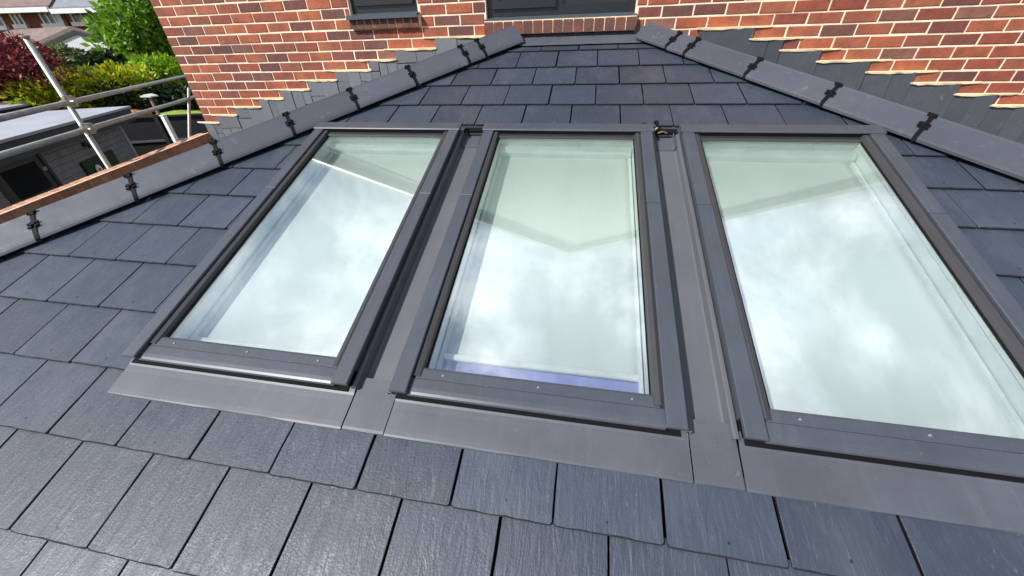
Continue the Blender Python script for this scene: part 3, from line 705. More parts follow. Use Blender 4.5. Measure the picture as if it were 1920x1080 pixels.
# ================================================================ slate pieces hung on the wall
def facet_z(x): return RZ - max(0, (HLc - x) if x < HLc else (x - HRc)) * math.tan(A) - .01
for side, ST in (('L', STEPL), ('R', STEPR)):
    mat = 'wall_slate_lit' if side == 'L' else 'wall_slate_dark'
    for i in range(len(ST) - 1):
        x0, x1 = sorted((ST[i], ST[i + 1])); zt = bed(i + 1) - .004
        npc = random.choice((1, 2, 2)) if side == 'R' else random.choice((2, 2, 3))
        cuts = [x0] + sorted(x0 + (x1 - x0) * (k + random.uniform(-.18, .18)) / npc for k in range(1, npc)) + [x1]
        for a, b in zip(cuts[:-1], cuts[1:]):
            zb = min(facet_z(a), facet_z(b)) - .02
            spl = [zt, zb]
            if side == 'L' and random.random() < .6: spl = [zt, zt - random.uniform(.08, .16), zb]
            for z1, z0 in zip(spl[:-1], spl[1:]):
                if z1 - z0 < .02: continue
                y = -.019 + random.uniform(-.004, .004); th = .008; gz = .0022; cx = (a + b) / 2; j = lambda s_: random.uniform(-s_, s_)
                pl = [(a + gz + j(.003), z0 + gz), (b - gz + j(.003), z0 + gz + j(.006)), (b - gz + j(.004), z1 - gz + j(.003)), (cx + j(.02), z1 - gz + j(.004)), (a + gz + j(.004), z1 - gz + j(.003))]
                tl = random.uniform(-.02, .02)
                mb = MB(); mb.prism([(p[0] - cx, p[1] - z1) for p in pl], lambda p: (p[0], th + p[1] * .012, p[1]), lambda p: (p[0], p[1] * .012 + tl * p[0], p[1]))
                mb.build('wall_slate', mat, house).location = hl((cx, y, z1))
        # mortar ledge above the slates of this step
        ext_ = .05
        la, lb = (x0 - .10, x1 + .012) if side == 'L' else (x0 - .012, x1 + .13)
        mb = MB(); n = 9; z = bed(i + 1)
        for k in range(n + 1):
            x = la + (lb - la) * k / n; tp = k / n if side == 'L' else 1 - k / n
            pr = -.008 - .024 * min(1, tp * 1.6); lo = .005 + .007 * min(1, tp * 1.5) + random.uniform(-.003, .003)
            if (side == 'L' and k == n) or (side == 'R' and k == 0): lo *= .5
            mb.v += [(x - la, .004, z + .006 - z), (x - la, pr + random.uniform(-.002, .002), .003), (x - la, pr * .9, -lo), (x - la, .004, -lo)]
        for k in range(n):
            for t in range(4): mb.f.append((4 * k + t, 4 * k + (t + 1) % 4, 4 * k + 4 + (t + 1) % 4, 4 * k + 4 + t)); mb.mi.append(0)
        mb.f += [(3, 2, 1, 0), (4 * n, 4 * n + 1, 4 * n + 2, 4 * n + 3)]; mb.mi += [0, 0]
        mb.build('mortar_ledge', 'mortar_bright', house).location = hl((la, 0, z))

# ================================================================ parapet beside the roof
pp = empty('parapet_wall', (-3.65, -2, GZ), 'low orange brick parapet with brick on edge coping beyond the left hip', 'wall')
PO = Vector(pp.location); sl6 = .1045
pw = MB(); pw.prism([(-.012, GZ), (-4.3, GZ), (-4.3, -.783 - .1045 * 4.3), (-.012, -.783)], lambda p: (-3.70 - PO.x, p[0] - PO.y, p[1] - PO.z), lambda p: (-3.60 - PO.x, p[0] - PO.y, p[1] - PO.z)); pw.build('wall', 'brick_far', pp)
cm = None
for k in range(56):
    y = -.05 - .0765 * k; z = -.678 + sl6 * y
    if cm is None or k % 8 == 0: cm = [MB().cbox(-.058, .058, -.0335, .0335, -.102, 0, .003).mesh('coping_brick', 'coping') for _ in range(1)][0]
    o = link('coping_brick', cm, pp, (-3.648 - PO.x + random.uniform(-.003, .003), y - PO.y, z - PO.z)); o.rotation_euler = (math.atan(sl6), 0, random.uniform(-.02, .02))
mj = MB(); mj.prism([(-.01, -.780), (-4.33, -.780 - sl6 * 4.32), (-4.33, -.681 - sl6 * 4.32), (-.01, -.681)], lambda p: (-3.702 - PO.x, p[0] - PO.y, p[1] - PO.z), lambda p: (-3.5935 - PO.x, p[0] - PO.y, p[1] - PO.z)); mj.build('coping_mortar', simple('coping_joint', (.50, .30, .19), .9), pp)
# light lip along the top inner edge
lp = MB(); lp.prism([(-.01, -.6785), (-4.33, -.6785 - sl6 * 4.32), (-4.33, -.673 - sl6 * 4.32), (-.01, -.673)], lambda p: (-3.602 - PO.x, p[0] - PO.y, p[1] - PO.z), lambda p: (-3.586 - PO.x, p[0] - PO.y, p[1] - PO.z)); lp.build('coping_top', simple('pale_coping_top', (.72, .52, .38), .9), pp)

# ================================================================ SCAFFOLD
PD = 4.95
pt = at(48, 70, PD); pb = at(210, 312, PD)
sc = empty('scaffold', (pt.x, pt.y, GZ), 'galvanised scaffold upright with two guard rails clamped beside the parapet', 'scaffold'); SO = Vector(sc.location)
def rel(p): p = Vector(p); return tuple(p - SO)
def tube_obj(name, p, q, r=.0195, parent=sc, mat='galv'):
    mb = MB(); mb.tube(rel(p), rel(q), r, 18); o = mb.build(name, mat, parent)
    for po in o.data.polygons: po.use_smooth = len(po.vertices) == 4
    return o
bx, by = (pt.x + pb.x) / 2, (pt.y + pb.y) / 2
tube_obj('upright', (pt.x, pt.y, pt.z), (bx, by, GZ))
cap = MB(); cap.tube(rel((pt.x, pt.y, pt.z)), rel((pt.x, pt.y, pt.z + .012)), .027, 16); cap.build('end_cap', 'galv', sc)
def tube_through(px, py, dvec, l0, l1, side):
    c0 = at(px, py, PD + side); d = Vector((*dvec, 0)).normalized(); return c0 - d * l0, c0 + d * l1
a_, b_ = tube_through(131, 192, (.593, -.805), 4.4, 1.75, -.045); tube_obj('guard_rail', a_, b_)
c_, d_ = tube_through(165, 242, (.50, -.866), 4.0, 1.75, -.045); tube_obj('guard_rail', c_, d_)
for (px, py, dv) in ((131, 190, (.593, -.805)), (165, 241, (.5, -.866))):
    P0 = at(px, py, PD - .02); d = Vector((*dv, 0)).normalized(); nrm = Vector((d.y, -d.x, 0)); k = MB()
    k.tube(rel(P0 - d * .05), rel(P0 + d * .035), .037, 14); k.tube(rel(P0 + Vector((0, 0, -.04))), rel(P0 + Vector((0, 0, .04))), .036, 14)
    k.tube(rel(P0 + d * .05 + Vector((0, 0, -.03))), rel(P0 + d * .05 + Vector((0, 0, .045))), .009, 8); k.tube(rel(P0 + d * .02 + Vector((0, 0, .01))), rel(P0 + d * .085 + Vector((0, 0, .012))), .012, 8)
    k.tube(rel(P0 + d * .045 + nrm * .04), rel(P0 + d * .06 - nrm * .05), .011, 8)
    k.build('coupler', 'coupler', sc)
# thin leaning pole near the house corner
q0 = at(354, 166, 7.2); q1 = at(355.5, 258, 6.7); qd = (q1 - q0)
lp_ = MB(); qb = q0 + qd * ((GZ - q0.z) / qd.z); lp_.tube(tuple(q0 - qb), (0, 0, 0), .017, 12)
tag(lp_.build('leaning_pole', 'galv', None, smooth=False), 'thin grey pole leaning beside the corner of the brick house', 'pole').location = qb

# ================================================================ GARDEN
# --- garden room and the shed behind it
def on_plane(px, py, P0, nrm):
    r = ray(px, py); t = (Vector(P0) - CAM).dot(Vector(nrm)) / r.dot(Vector(nrm)); return CAM + r * t
cA = at(240, 203, 14.8); fd = Vector((.512, -.859, 0)).normalized(); fn = Vector((.859, .512, 0))     # front runs along fd, faces fn
if fn.dot(CAM - cA) < 0: fn = -fn
gr = empty('garden_room', (cA.x, cA.y, ground_z(cA.x, cA.y)), 'charcoal clad garden room with a pale grey roof beyond the scaffold', 'shed'); GO = Vector(gr.location)
def gl_(p): return tuple(Vector(p) - GO)
ez = cA.z; gz = ground_z(cA.x, cA.y) - .4; LEN = 7.5; DEP = 3.6; bk_ = -fn
def gbox(mb, s0, s1, d0, d1, z0, z1, mi=0):    # s along the front, d behind the front
    b0 = len(mb.v); mb.v += [gl_(Vector((cA.x, cA.y, 0)) + fd * s + bk_ * d + Vector((0, 0, z))) for z in (z0, z1) for d in (d0, d1) for s in (s0, s1)]
    mb.f += [tuple(b0 + i for i in q) for q in ((0, 2, 3, 1), (4, 5, 7, 6), (0, 1, 5, 4), (2, 6, 7, 3), (0, 4, 6, 2), (1, 3, 7, 5))]; mb.mi += [mi] * 6
MAT['clad'] = simple('charcoal_cladding', (.19, .195, .205), .7, 0, .2, 6)
MAT['clad_dark'] = simple('black_fascia', (.022, .022, .025), .5)
MAT['door'] = simple('dark_door', (.035, .036, .038), .4)
mb = MB(); gbox(mb, .25, LEN, .28, DEP, gz, ez - .06); mb.build('wall', 'clad_dark', gr)
mb = MB(); gbox(mb, -.02, LEN + .2, -.02, .06, ez - .30, ez - .02); mb.build('fascia', 'clad_dark', gr)
mb = MB(); b0 = 0
mb.v = [gl_(Vector((cA.x, cA.y, 0)) + fd * s + bk_ * d + Vector((0, 0, ez + z))) for z in (0, .05) for (s, d, zz) in ((-.05, -.06, 0), (LEN + .2, -.06, 0), (LEN + .2, DEP, 0), (-.05, DEP, 0))]
mb.f = [(3, 2, 1, 0), (4, 5, 6, 7), (0, 1, 5, 4), (1, 2, 6, 5), (2, 3, 7, 6), (3, 0, 4, 7)]; mb.mi = [0] * 6
m, nt_, b, o = new_mat('pale_roof_felt'); v = coords(nt_, offset_rand=False); nt_.links.new(ramp(nt_, noise(nt_, v, 1.5, 5), [(.3, (.27, .28, .32)), (.7, (.34, .35, .39))]), b.inputs['Base Color']); b.inputs['Roughness'].default_value = .75; MAT['felt'] = m
mb.build('roof', 'felt', gr)
DS0, DS1 = 3.55, 4.75
for k in range(22):      # cladding boards, one by one, broken by the door
    z1 = ez - .31 - .125 * k; 
    for (s0, s1) in ((.36, DS0 - .09), (DS1 + .09, LEN)):
        mb = MB(); gbox(mb, s0, s1, .255 + random.uniform(-.002, .002), .279, z1 - .119, z1); mb.build('board', 'clad', gr)
mb = MB(); gbox(mb, .25, .355, .24, .275, gz, ez - .305); mb.build('corner_trim', simple('pale_trim', (.34, .35, .36), .6), gr)
mb = MB(); gbox(mb, DS0 - .085, DS0, .245, .275, gz, ez - .305); gbox(mb, DS1, DS1 + .085, .245, .275, gz, ez - .305); mb.build('door_frame', 'clad_dark', gr)
dr = MB(); gbox(dr, DS0, DS1, .265, .278, gz, ez - .34); dr = dr.build('door', 'door', gr)
for (z0, z1) in ((ez - .95, ez - .46), (ez - 1.55, ez - 1.07)):
    mb = MB(); gbox(mb, DS0 + .16, DS1 - .16, .258, .2645, z0, z1); mb.build('door_panel', 'hglass', dr)
mb = MB(); gbox(mb, DS0 + .03, DS0 + .14, .235, .262, ez - .66, ez - .60); mb.build('handle', 'screw', dr)
mb = MB(); gbox(mb, 2.02, 2.16, .19, .25, ez - .52, ez - .44); gbox(mb, 2.05, 2.13, .15, .19, ez - .56, ez - .50); mb.build('wall_lamp', 'clad_dark', gr)
# green panel with a ring, on the garden room wall
gp_ = at(178, 312, 14.4)
pn = MB(); PS0, PS1 = 1.32, 2.62; pz1 = ez - .76; pz0 = pz1 - .66
rel0 = Vector((cA.x, cA.y, 0)) + fd * ((PS0 + PS1) / 2) + bk_ * .22 + Vector((0, 0, pz0))
hp = empty('hedge_panel', rel0, 'green artificial hedge panel with a white ring on the dark garden room wall', 'panel')
def pbox(mb, s0, s1, d0, d1, z0, z1):
    b0 = len(mb.v); mb.v += [tuple(Vector((cA.x, cA.y, 0)) + fd * s + bk_ * d + Vector((0, 0, z)) - rel0) for z in (z0, z1) for d in (d0, d1) for s in (s0, s1)]
    mb.f += [tuple(b0 + i for i in q) for q in ((0, 2, 3, 1), (4, 5, 7, 6), (0, 1, 5, 4), (2, 6, 7, 3), (0, 4, 6, 2), (1, 3, 7, 5))]; mb.mi += [0] * 6
mb = MB(); pbox(mb, PS0, PS1, .20, .25, pz0, pz1); mb.build('turf', simple('artificial_grass', (.018, .045, .010), .9, 0, .6, 40, .8, 90), hp)
rg = MB(); cs, czz = 2.25, pz1 - .27
def pp3(s, d, z): return tuple(Vector((cA.x, cA.y, 0)) + fd * s + bk_ * d + Vector((0, 0, z)) - rel0)
for k in range(20):
    t0, t1 = 2 * math.pi * k / 20, 2 * math.pi * (k + 1) / 20
    for (r0, r1, d) in ((.055, .13, .185),):
        rg.quad(pp3(cs + r0 * math.cos(t0) * .8, d, czz + r0 * math.sin(t0)), pp3(cs + r1 * math.cos(t0) * .8, d, czz + r1 * math.sin(t0)), pp3(cs + r1 * math.cos(t1) * .8, d, czz + r1 * math.sin(t1)), pp3(cs + r0 * math.cos(t1) * .8, d, czz + r0 * math.sin(t1)))
rg.build('ring', 'white', hp).modifiers.new('thick', 'SOLIDIFY').thickness = .02
for (s, z, a) in ((1.98, -.06, .6), (1.80, -.16, -.4), (1.88, .10, -.3), (1.50, -.16, .4)):
    mk = MB(); mk.tube(pp3(s - .06, .185, czz + z - .07 * a), pp3(s + .06, .185, czz + z + .07 * a), .018, 6); mk.build('ornament', simple('pale_straw', (.5, .42, .22), .8), hp)
# second roof behind, to the left
c2 = at(112, 187, 19.5); f2 = fd
sh = empty('garden_shed', (c2.x, c2.y, ground_z(c2.x, c2.y)), 'grey roofed shed partly seen above the garden room roof', 'shed'); S2 = Vector(sh.location)
def sbox(mb, s0, s1, d0, d1, z0, z1):
    b0 = len(mb.v); mb.v += [tuple(Vector((c2.x, c2.y, 0)) + f2 * s + bk_ * d + Vector((0, 0, z)) - S2) for z in (z0, z1) for d in (d0, d1) for s in (s0, s1)]
    mb.f += [tuple(b0 + i for i in q) for q in ((0, 2, 3, 1), (4, 5, 7, 6), (0, 1, 5, 4), (2, 6, 7, 3), (0, 4, 6, 2), (1, 3, 7, 5))]; mb.mi += [0] * 6
mb = MB(); sbox(mb, .2, 7, .2, 3, ground_z(c2.x, c2.y) - .3, c2.z - .3); mb.build('wall', 'clad', sh)
mb = MB(); sbox(mb, -.05, 7.2, -.02, .05, c2.z - .38, c2.z - .01); mb.build('fascia', 'clad_dark', sh)
mb = MB(); sbox(mb, -.1, 7.3, -.08, 3.2, c2.z, c2.z + .05); mb.build('roof', 'felt', sh)

# --- black fence with a white post in front
fa = at(252, 219, 16.3); fb = at(420, 221, 15.2)
fc = empty('black_fence', (fa.x, fa.y, ground_z(fa.x, fa.y)), 'black panelled garden fence between garden room and brick house', 'fence'); FO = Vector(fc.location)
dv = Vector((fb.x - fa.x, fb.y - fa.y, 0)); fl_ = dv.length; dv.normalize(); nv = Vector((dv.y, -dv.x, 0)); 
if nv.dot(CAM - fa) < 0: nv = -nv
def fbox(mb, s0, s1, d0, d1, z0, z1):
    b0 = len(mb.v); mb.v += [tuple(Vector((fa.x, fa.y, fa.z)) + dv * s + nv * d + Vector((0, 0, z)) - FO) for z in (z0, z1) for d in (d0, d1) for s in (s0, s1)]
    mb.f += [tuple(b0 + i for i in q) for q in ((0, 2, 3, 1), (4, 5, 7, 6), (0, 1, 5, 4), (2, 6, 7, 3), (0, 4, 6, 2), (1, 3, 7, 5))]; mb.mi += [0] * 6
for k in range(3):
    s0 = -1.2 + k * 1.75
    mb = MB(); fbox(mb, s0 + .06, s0 + 1.70, -.02, 0, -2.2, -.05); mb.build('panel', simple('black_fence_board', (.012, .013, .016), .5), fc)
    mb = MB(); fbox(mb, s0, s0 + 1.75, -.04, .05, -.045, 0); mb.build('top_rail', 'clad_dark', fc)
    mb = MB(); fbox(mb, s0 + .062, s0 + 1.698, .0015, .04, -.72, -.66); mb.build('mid_rail', simple('grey_rail', (.10, .105, .11), .5), fc)
    mb = MB(); fbox(mb, s0 - .05, s0 + .058, -.05, .06, -2.4, .02); mb.build('post', 'clad_dark', fc)
wp = at(306, 217, 13.2); wz = ground_z(wp.x, wp.y)
mb = MB(); mb.cbox(-.045, .045, -.045, .045, 0, wp.z - wz, .006); mb.box(-.055, .055, -.055, .055, wp.z - wz + .001, wp.z - wz + .02)
o = mb.build('white_post', 'white'); o.location = (wp.x, wp.y, wz); tag(o, 'square white post standing in front of the black fence', 'post')
# lawn strip seen over the fence
lw = at(338, 209, 21.0); m = MB()
pts = [at(292, 214, 17.2), at(330, 206, 17.9), at(372, 204, 18.2), at(420, 205, 18.2), at(420, 217, 17.0), at(340, 216, 17.0)]
cz = sum(p.z for p in pts) / len(pts); m.v = [(p.x, p.y, p.z) for p in pts]; m.f = [tuple(range(len(pts)))]; m.mi = [0]
lo = m.build('lawn', simple('bright_lawn', (.22, .34, .03), .9, 0, .25, 5, .5, 40)); lo.modifiers.new('thick', 'SOLIDIFY').thickness = -.5; tag(lo, kind='structure')
pt_ = [at(243, 204, 18), at(282, 203, 18.6), at(285, 210, 17.4), at(250, 209, 17)]
m = MB(); m.v = [tuple(p) for p in pt_]; m.f = [(0, 1, 2, 3)]; m.mi = [0]; po_ = m.build('patio', simple('orange_paving', (.42, .17, .10), .9)); po_.modifiers.new('thick', 'SOLIDIFY').thickness = -.4; tag(po_, kind='structure')
# bird table
b0_ = at(291, 202, 16.6); b1_ = at(276, 182, 16.6); bt = empty('bird_table', (b0_.x, b0_.y, ground_z(b0_.x, b0_.y)), 'bird table with a pink post and pale flat top in front of the hedge', 'bird table'); BO = Vector(bt.location)
mb = MB(); mb.tube((0, 0, 0), tuple(Vector((b0_.x, b0_.y, b1_.z)) - BO), .04, 8); mb.build('post', simple('pink_wood', (.40, .22, .20), .8), bt)
mb = MB(); zt_ = b1_.z - BO.z; mb.prism([(-.2, 0), (.2, 0), (.19, .03), (0, .08), (-.19, .03)], lambda p: (p[0], .12, zt_ + p[1]), lambda p: (p[0], -.12, zt_ + p[1])); mb.build('roof', simple('pale_wood', (.55, .52, .50), .7), bt)

# --- garden wall with pale coping
w0 = at(60, 129.5, 21.5); w1 = at(300, 122.5, 23.0)
gw = empty('garden_wall', (w0.x, w0.y, ground_z(w0.x, w0.y)), 'red brick garden wall with pale coping behind the yellow hedge', 'wall'); WO = Vector(gw.location)
dvw = Vector((w1.x - w0.x, w1.y - w0.y, 0)); lw_ = dvw.length; dvw.normalize(); nvw = Vector((dvw.y, -dvw.x, 0))
def wbx(mb, s0, s1, d0, d1, z0, z1):
    b0 = len(mb.v); mb.v += [tuple(Vector((w0.x, w0.y, w0.z)) + dvw * s + nvw * d + Vector((0, 0, z)) - WO) for z in (z0, z1) for d in (d0, d1) for s in (s0, s1)]
    mb.f += [tuple(b0 + i for i in q) for q in ((0, 2, 3, 1), (4, 5, 7, 6), (0, 1, 5, 4), (2, 6, 7, 3), (0, 4, 6, 2), (1, 3, 7, 5))]; mb.mi += [0] * 6
mb = MB(); wbx(mb, -2, lw_ + 1, -.11, .11, -3.6, -.06); mb.build('wall', 'brick_far', gw)
for k in range(9): mb = MB(); wbx(mb, -2 + k * (lw_ + 3) / 9 + .006, -2 + (k + 1) * (lw_ + 3) / 9 - .006, -.16, .16, -.058, 0); mb.build('coping_stone', simple('pale_stone', (.62, .56, .50), .85) if k == 0 else bpy.data.materials['pale_stone'], gw)

# --- foliage
def leaf_mat(name, stops, transl=.25):
    m, nt, b, o = new_mat(name); rf = rand_fac(nt); c = ramp(nt, rf, stops); nt.links.new(c, b.inputs['Base Color']); b.inputs['Roughness'].default_value = .55
    tl = N(nt, 'ShaderNodeBsdfTranslucent'); nt.links.new(c, tl.inputs[0]); mx = N(nt, 'ShaderNodeMixShader'); mx.inputs[0].default_value = transl
    nt.links.new(b.outputs[0], mx.inputs[1]); nt.links.new(tl.outputs[0], mx.inputs[2]); nt.links.new(mx.outputs[0], o.inputs[0]); return m
MAT['leaf_green'] = leaf_mat('green_leaves', [(0, (.06, .15, .012)), (.5, (.15, .32, .02)), (1, (.34, .50, .035))], .35)
MAT['leaf_red'] = leaf_mat('dark_red_leaves', [(0, (.05, .008, .012)), (.6, (.15, .014, .02)), (1, (.34, .045, .035))])
MAT['leaf_yellow'] = leaf_mat('yellow_green_leaves', [(0, (.12, .20, .008)), (.55, (.44, .54, .015)), (.85, (.6, .56, .02)), (1, (.5, .30, .03))], .4)
MAT['leaf_hedge'] = leaf_mat('fresh_green_leaves', [(0, (.10, .24, .01)), (1, (.36, .55, .02))], .4)
MAT['leaf_pale'] = leaf_mat('pale_shrub_leaves', [(0, (.07, .11, .03)), (1, (.22, .26, .10))])
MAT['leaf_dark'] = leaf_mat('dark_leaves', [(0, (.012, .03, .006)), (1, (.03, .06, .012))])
MAT['bark'] = simple('bark', (.06, .045, .035), .9, 0, .3, 20, .6, 40)
def leaves(clumps, n, size, sx=1.0, droop=.3, aspect=.5):
    # clumps: rows of centre xyz and radii xyz
    cl = np.array(clumps, float); wts = (cl[:, 3] * cl[:, 4] * cl[:, 5]) ** (2 / 3); idx = rng.choice(len(cl), n, p=wts / wts.sum())
    d = rng.normal(size=(n, 3)); d /= np.linalg.norm(d, axis=1)[:, None]; r = rng.uniform(.55, 1.06, n)[:, None] ** .6
    P = cl[idx, :3] + d * r * cl[idx, 3:6]
    a = d * .9 + rng.normal(size=(n, 3)) * .7; a[:, 2] -= droop; a /= np.linalg.norm(a, axis=1)[:, None]
    b_ = np.cross(a, rng.normal(size=(n, 3))); b_ /= np.linalg.norm(b_, axis=1)[:, None]
    s = (size * rng.uniform(.6, 1.4, n))[:, None]
    tip = P + a * s; l_ = P + a * s * .45 + b_ * s * aspect * .5; r_ = P + a * s * .45 - b_ * s * aspect * .5
    V = np.stack([P, l_, tip, r_], 1).reshape(-1, 3); F = np.arange(4 * n).reshape(n, 4)
    return V, F
def foliage(name, base, clumps, n, size, mat, parent, **k):
    V, F = leaves(clumps, n, size, **k); V = V - np.array(base)
    me = bpy.data.meshes.new(name); me.from_pydata(V.tolist(), [], F.tolist()); me.materials.append(MAT[mat]); me.update(); return link(name, me, parent)
def cluster(px0, px1, py0, py1, dist, n, r, depth=1.2, shape=None):
    out = []; 
    for _ in range(n * 4):
        x = random.uniform(px0, px1); y = random.uniform(py0, py1)
        if shape and not shape(x, y): continue
        P = at(x, y, dist + random.uniform(-depth, depth)); rr = r * random.uniform(.6, 1.25); out.append((*P, rr, rr, rr * .8))
        if len(out) >= n: break
    return out
def branchy(root, base, top, crown, nb, r):
    mb = MB(); base = Vector(base); top = Vector(top); 
    mb.tube((0, 0, 0), tuple(top - base), r, 9, r * .45)
    for c in crown[:nb]:
        e = Vector(c[:3]) - base; s = (top - base) * random.uniform(.45, .95); mb.tube(tuple(s), tuple(e), r * .35, 6, r * .08)
    return mb.build('trunk', 'bark', root)
def tree(name, label, px, dist, clumps, n, size, mat, r=.12, cat='tree', **k):
    P = clumps[0]; cx = sum(c[0] for c in clumps) / len(clumps); cy = sum(c[1] for c in clumps) / len(clumps); cz = sum(c[2] for c in clumps) / len(clumps)
    base = (cx, cy, ground_z(cx, cy)); t = empty(name, base, label, cat); 
    branchy(t, base, (cx, cy, cz), clumps, 14, r); foliage('crown', base, clumps, n, size, mat, t, **k); return t
tree('broadleaf_tree', 'bright green broadleaf tree standing in front of the neighbouring houses', 240, 24, cluster(190, 318, -60, 110, 24, 60, .62, 1.3, lambda x, y: ((x - 255) / 68) ** 2 + ((y - 20) / 88) ** 2 < 1), 9000, .25, 'leaf_green', .16)
tree('red_maple', 'dark red leaved maple at the left edge behind the scaffold upright', 30, 19, cluster(-60, 78, 92, 168, 19.5, 46, .5, 1.2, lambda x, y: y > 96 + ((x - 15) / 60) ** 2 * 16), 9000, .15, 'leaf_red', .1, aspect=.35)
def hedge(name, label, pts, dist, n, size, mat, rr, group=None):
    cl = []
    for (px, py) in pts:
        P = at(px, py, dist); gz_ = ground_z(P.x, P.y)
        z = P.z - rr * .6
        while z > gz_ + .2:
            cl.append((P.x + random.uniform(-.2, .2), P.y + random.uniform(-.2, .2), z, rr, rr, rr)); z -= rr * 1.1
    bx_ = sum(c[0] for c in cl) / len(cl); by_ = sum(c[1] for c in cl) / len(cl); base = (bx_, by_, ground_z(bx_, by_)); t = empty(name, base, label, 'hedge')
    foliage('foliage', base, cl, n, size, mat, t, droop=-.5)
    mb = MB()
    for c in cl[::6]: mb.tube((c[0] - base[0], c[1] - base[1], 0), (c[0] - base[0], c[1] - base[1], max(.3, c[2] - base[2])), .04, 6, .015)
    mb.build('stems', 'bark', t); return t
hedge('conifer_hedge', 'yellow green hedge in front of the garden wall, behind the shed roofs', [(40, 172), (60, 164), (80, 160), (100, 156), (120, 150), (140, 142), (160, 137), (180, 137), (200, 133), (220, 134), (240, 136)], 18.6, 9000, .17, 'leaf_yellow', .42)
hedge('laurel_hedge', 'fresh green hedge touching the corner of the brick house', [(252, 124), (268, 120), (285, 118), (300, 117), (316, 121), (332, 124), (350, 126)], 19.4, 7500, .16, 'leaf_hedge', .48)
tree('pale_shrub', 'pale green shrub in front of the white gable', 110, 22, cluster(92, 150, 98, 118, 21.8, 14, .3, .6), 3000, .15, 'leaf_pale', .05, 'shrub')
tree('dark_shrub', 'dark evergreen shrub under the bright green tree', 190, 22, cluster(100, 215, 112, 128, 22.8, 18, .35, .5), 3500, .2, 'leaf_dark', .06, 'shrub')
tree('shaded_bush', 'dark bush standing in for the black shadow below the red maple', 30, 20, cluster(-40, 105, 150, 190, 20.6, 26, .6, .6), 4000, .2, 'leaf_dark', .06, 'shrub')  # leaf colour darkened to give the black shadow under the maple
tree('hedge_shade', 'near-black leaf row standing in for shade beneath the hedge beside the bird table', 280, 18, cluster(200, 400, 172, 190, 18.4, 40, .34, .25), 5000, .16, 'leaf_dark', .05, 'shrub')  # near-black leaves set where only shade lies under the hedge

# --- neighbouring houses
HD = 30.0
h0 = at(-30, 20, HD); hdv = Vector((.985, .17, 0)).normalized(); hn = Vector((hdv.y, -hdv.x, 0))
if hn.dot(CAM - h0) < 0: hn = -hn
def facade(px, py): return on_plane(px, py, h0, hn)
def frame2(P): d = P - h0; return (Vector((d.x, d.y, 0)).dot(hdv), P.z)
MAT['tile_brown'] = simple('brown_concrete_tile', (.17, .12, .105), .85, 0, .2, 4, .4, 14)
MAT['tile_grey'] = simple('grey_slate_roof', (.17, .18, .21), .7, 0, .15, 4, .3, 14)
def neighbour(name, label, px0, px1, gut_py, wins, tile):
    s0 = frame2(facade(px0, gut_py))[0]; s1 = frame2(facade(px1, gut_py))[0]; zg = frame2(facade((px0 + px1) / 2, gut_py))[1]
    org = h0 + hdv * s0; gz_ = ground_z(org.x, org.y); t = empty(name, (org.x, org.y, gz_), label, 'house'); O = Vector(t.location)
    def B(mb, a, b, d0, d1, z0, z1):
        b0 = len(mb.v); mb.v += [tuple(Vector((h0.x, h0.y, 0)) + hdv * s - hn * d + Vector((0, 0, z)) - O) for z in (z0, z1) for d in (d0, d1) for s in (a, b)]
        mb.f += [tuple(b0 + i for i in q) for q in ((0, 2, 3, 1), (4, 5, 7, 6), (0, 1, 5, 4), (2, 6, 7, 3), (0, 4, 6, 2), (1, 3, 7, 5))]; mb.mi += [0] * 6
    mb = MB(); B(mb, s0, s1, 0, 7, gz_ - .5, zg); mb.build('wall', 'brick_far', t)
    mb = MB(); q = [(-.45, zg - .05), (3.5, zg + 2.9), (7.45, zg - .05), (7.45, zg - .15), (-.45, zg - .15)]
    mb.prism(q, lambda p: Vector((h0.x, h0.y, 0)) + hdv * s0 - hn * p[0] + Vector((0, 0, p[1])) - O, lambda p: Vector((h0.x, h0.y, 0)) + hdv * s1 - hn * p[0] + Vector((0, 0, p[1])) - O)
    ro = mb.build('roof', tile, t)
    for r_ in range(9):
        mbx = MB(); f0 = r_ / 9; d0 = -.45 + 3.95 * f0; z0 = zg - .05 + 2.95 * f0; B(mbx, s0, s1, d0, d0 + .05, z0 + .0, z0 + .055); mbx.build('tile_course', tile, ro)
    mb = MB(); B(mb, s0, s1, -.56, -.40, zg - .22, zg - .06); mb.build('gutter', 'white', t)
    for (a, b, pt_, pb_, lights, pale) in wins:
        sa_ = frame2(facade(a, (pt_ + pb_) / 2))[0]; sb = frame2(facade(b, (pt_ + pb_) / 2))[0]; zt2 = frame2(facade((a + b) / 2, pt_))[1]; zb2 = frame2(facade((a + b) / 2, pb_))[1]
        mb = MB(); B(mb, sa_, sb, -.05, .0, zt2 - .09, zt2); B(mb, sa_ - .06, sb + .06, -.13, .0, zb2 - .06, zb2 + .09)
        for k in range(lights + 1):
            x = sa_ + (sb - sa_ - .08) * k / lights; B(mb, x, x + .08, -.05, 0, zb2 + .09, zt2 - .09)
        wo = mb.build('window', 'white', t)
        for k in range(lights):
            x = sa_ + (sb - sa_ - .08) * k / lights + .08; x2 = sa_ + (sb - sa_ - .08) * (k + 1) / lights
            mb = MB(); B(mb, x, x2, -.02, -.012, zb2 + .09, zt2 - .09); mb.build('pane', 'white' if (pale and k == lights - 1) else 'hglass2', wo)
    return t
m, nt_, b, o = new_mat('curtained_glass'); nt_.links.new(ramp(nt_, noise(nt_, coords(nt_), 2, 3), [(.4, (.05, .055, .06)), (.65, (.22, .23, .24))]), b.inputs['Base Color']); b.inputs['Roughness'].default_value = .08; MAT['hglass2'] = m
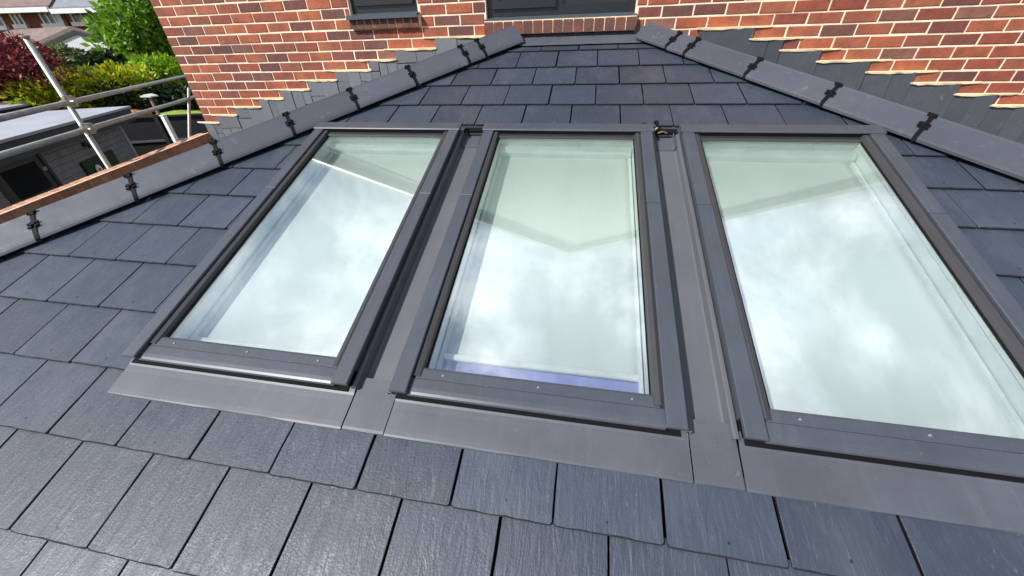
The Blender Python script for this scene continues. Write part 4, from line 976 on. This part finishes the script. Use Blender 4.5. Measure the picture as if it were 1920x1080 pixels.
neighbour('neighbour_house', 'brown roofed brick house with white windows beyond the garden', -170, 112, 16, [(24, 45, 21, 51, 2, False), (78, 117, 19, 49, 3, True), (-24, 8, 24, 54, 2, False)], 'tile_brown')
neighbour('neighbour_house', 'grey roofed brick house half hidden behind the bright green tree', 112.6, 330, 12, [(134, 176, 16, 46, 2, False), (222, 262, 12, 42, 2, False)], 'tile_grey')
# garage with a white gable
GD = 26.0
ga = at(137, 56, GD); gl2 = at(84, 80, GD - .2); 
gdir = Vector((-.97, -.24, 0)).normalized(); gl2 = on_plane(86, 79, ga, (gdir.y, -gdir.x, 0)); half = (Vector((gl2.x, gl2.y, 0)) - Vector((ga.x, ga.y, 0))).length; gdepth = Vector((gdir.y, -gdir.x, 0))
if gdepth.dot(ga - CAM) < 0: gdepth = -gdepth
rdir = (at(30, 58, GD + 3.0) - ga); rdir = Vector((rdir.x, rdir.y, 0)).normalized()
gg = ground_z(ga.x, ga.y); ge = empty('garage', (ga.x, ga.y, gg), 'garage with a white rendered gable and brown tiled roof', 'garage'); EO = Vector(ge.location)
hz = ga.z - gl2.z
q = [(-half, gg), (half, gg), (half, ga.z - hz), (0, ga.z - .05), (-half, ga.z - hz)]
mb = MB(); fn_ = lambda k: (lambda p: Vector((ga.x, ga.y, 0)) - gdir * p[0] + rdir * k + Vector((0, 0, p[1])) - EO)
mb.prism(q, fn_(5), fn_(.15)); mb.build('gable_wall', simple('grey_white_render', (.62, .63, .66), .8), ge)
for sg in (-1, 1):
    mb = MB(); q = [(0, ga.z), (sg * (half + .2), ga.z - hz * (half + .2) / half), (sg * (half + .2), ga.z - hz * (half + .2) / half + .12), (0, ga.z + .12)]
    mb.prism(q, fn_(5), fn_(0)); mb.build('roof', 'tile_brown', ge)
    mb = MB(); q = [(0, ga.z - .14), (sg * (half + .2), ga.z - hz * (half + .2) / half - .14), (sg * (half + .2), ga.z - hz * (half + .2) / half - .003), (0, ga.z - .003)]
    mb.prism(q, fn_(.1), fn_(-.03)); mb.build('bargeboard', 'clad_dark', ge)
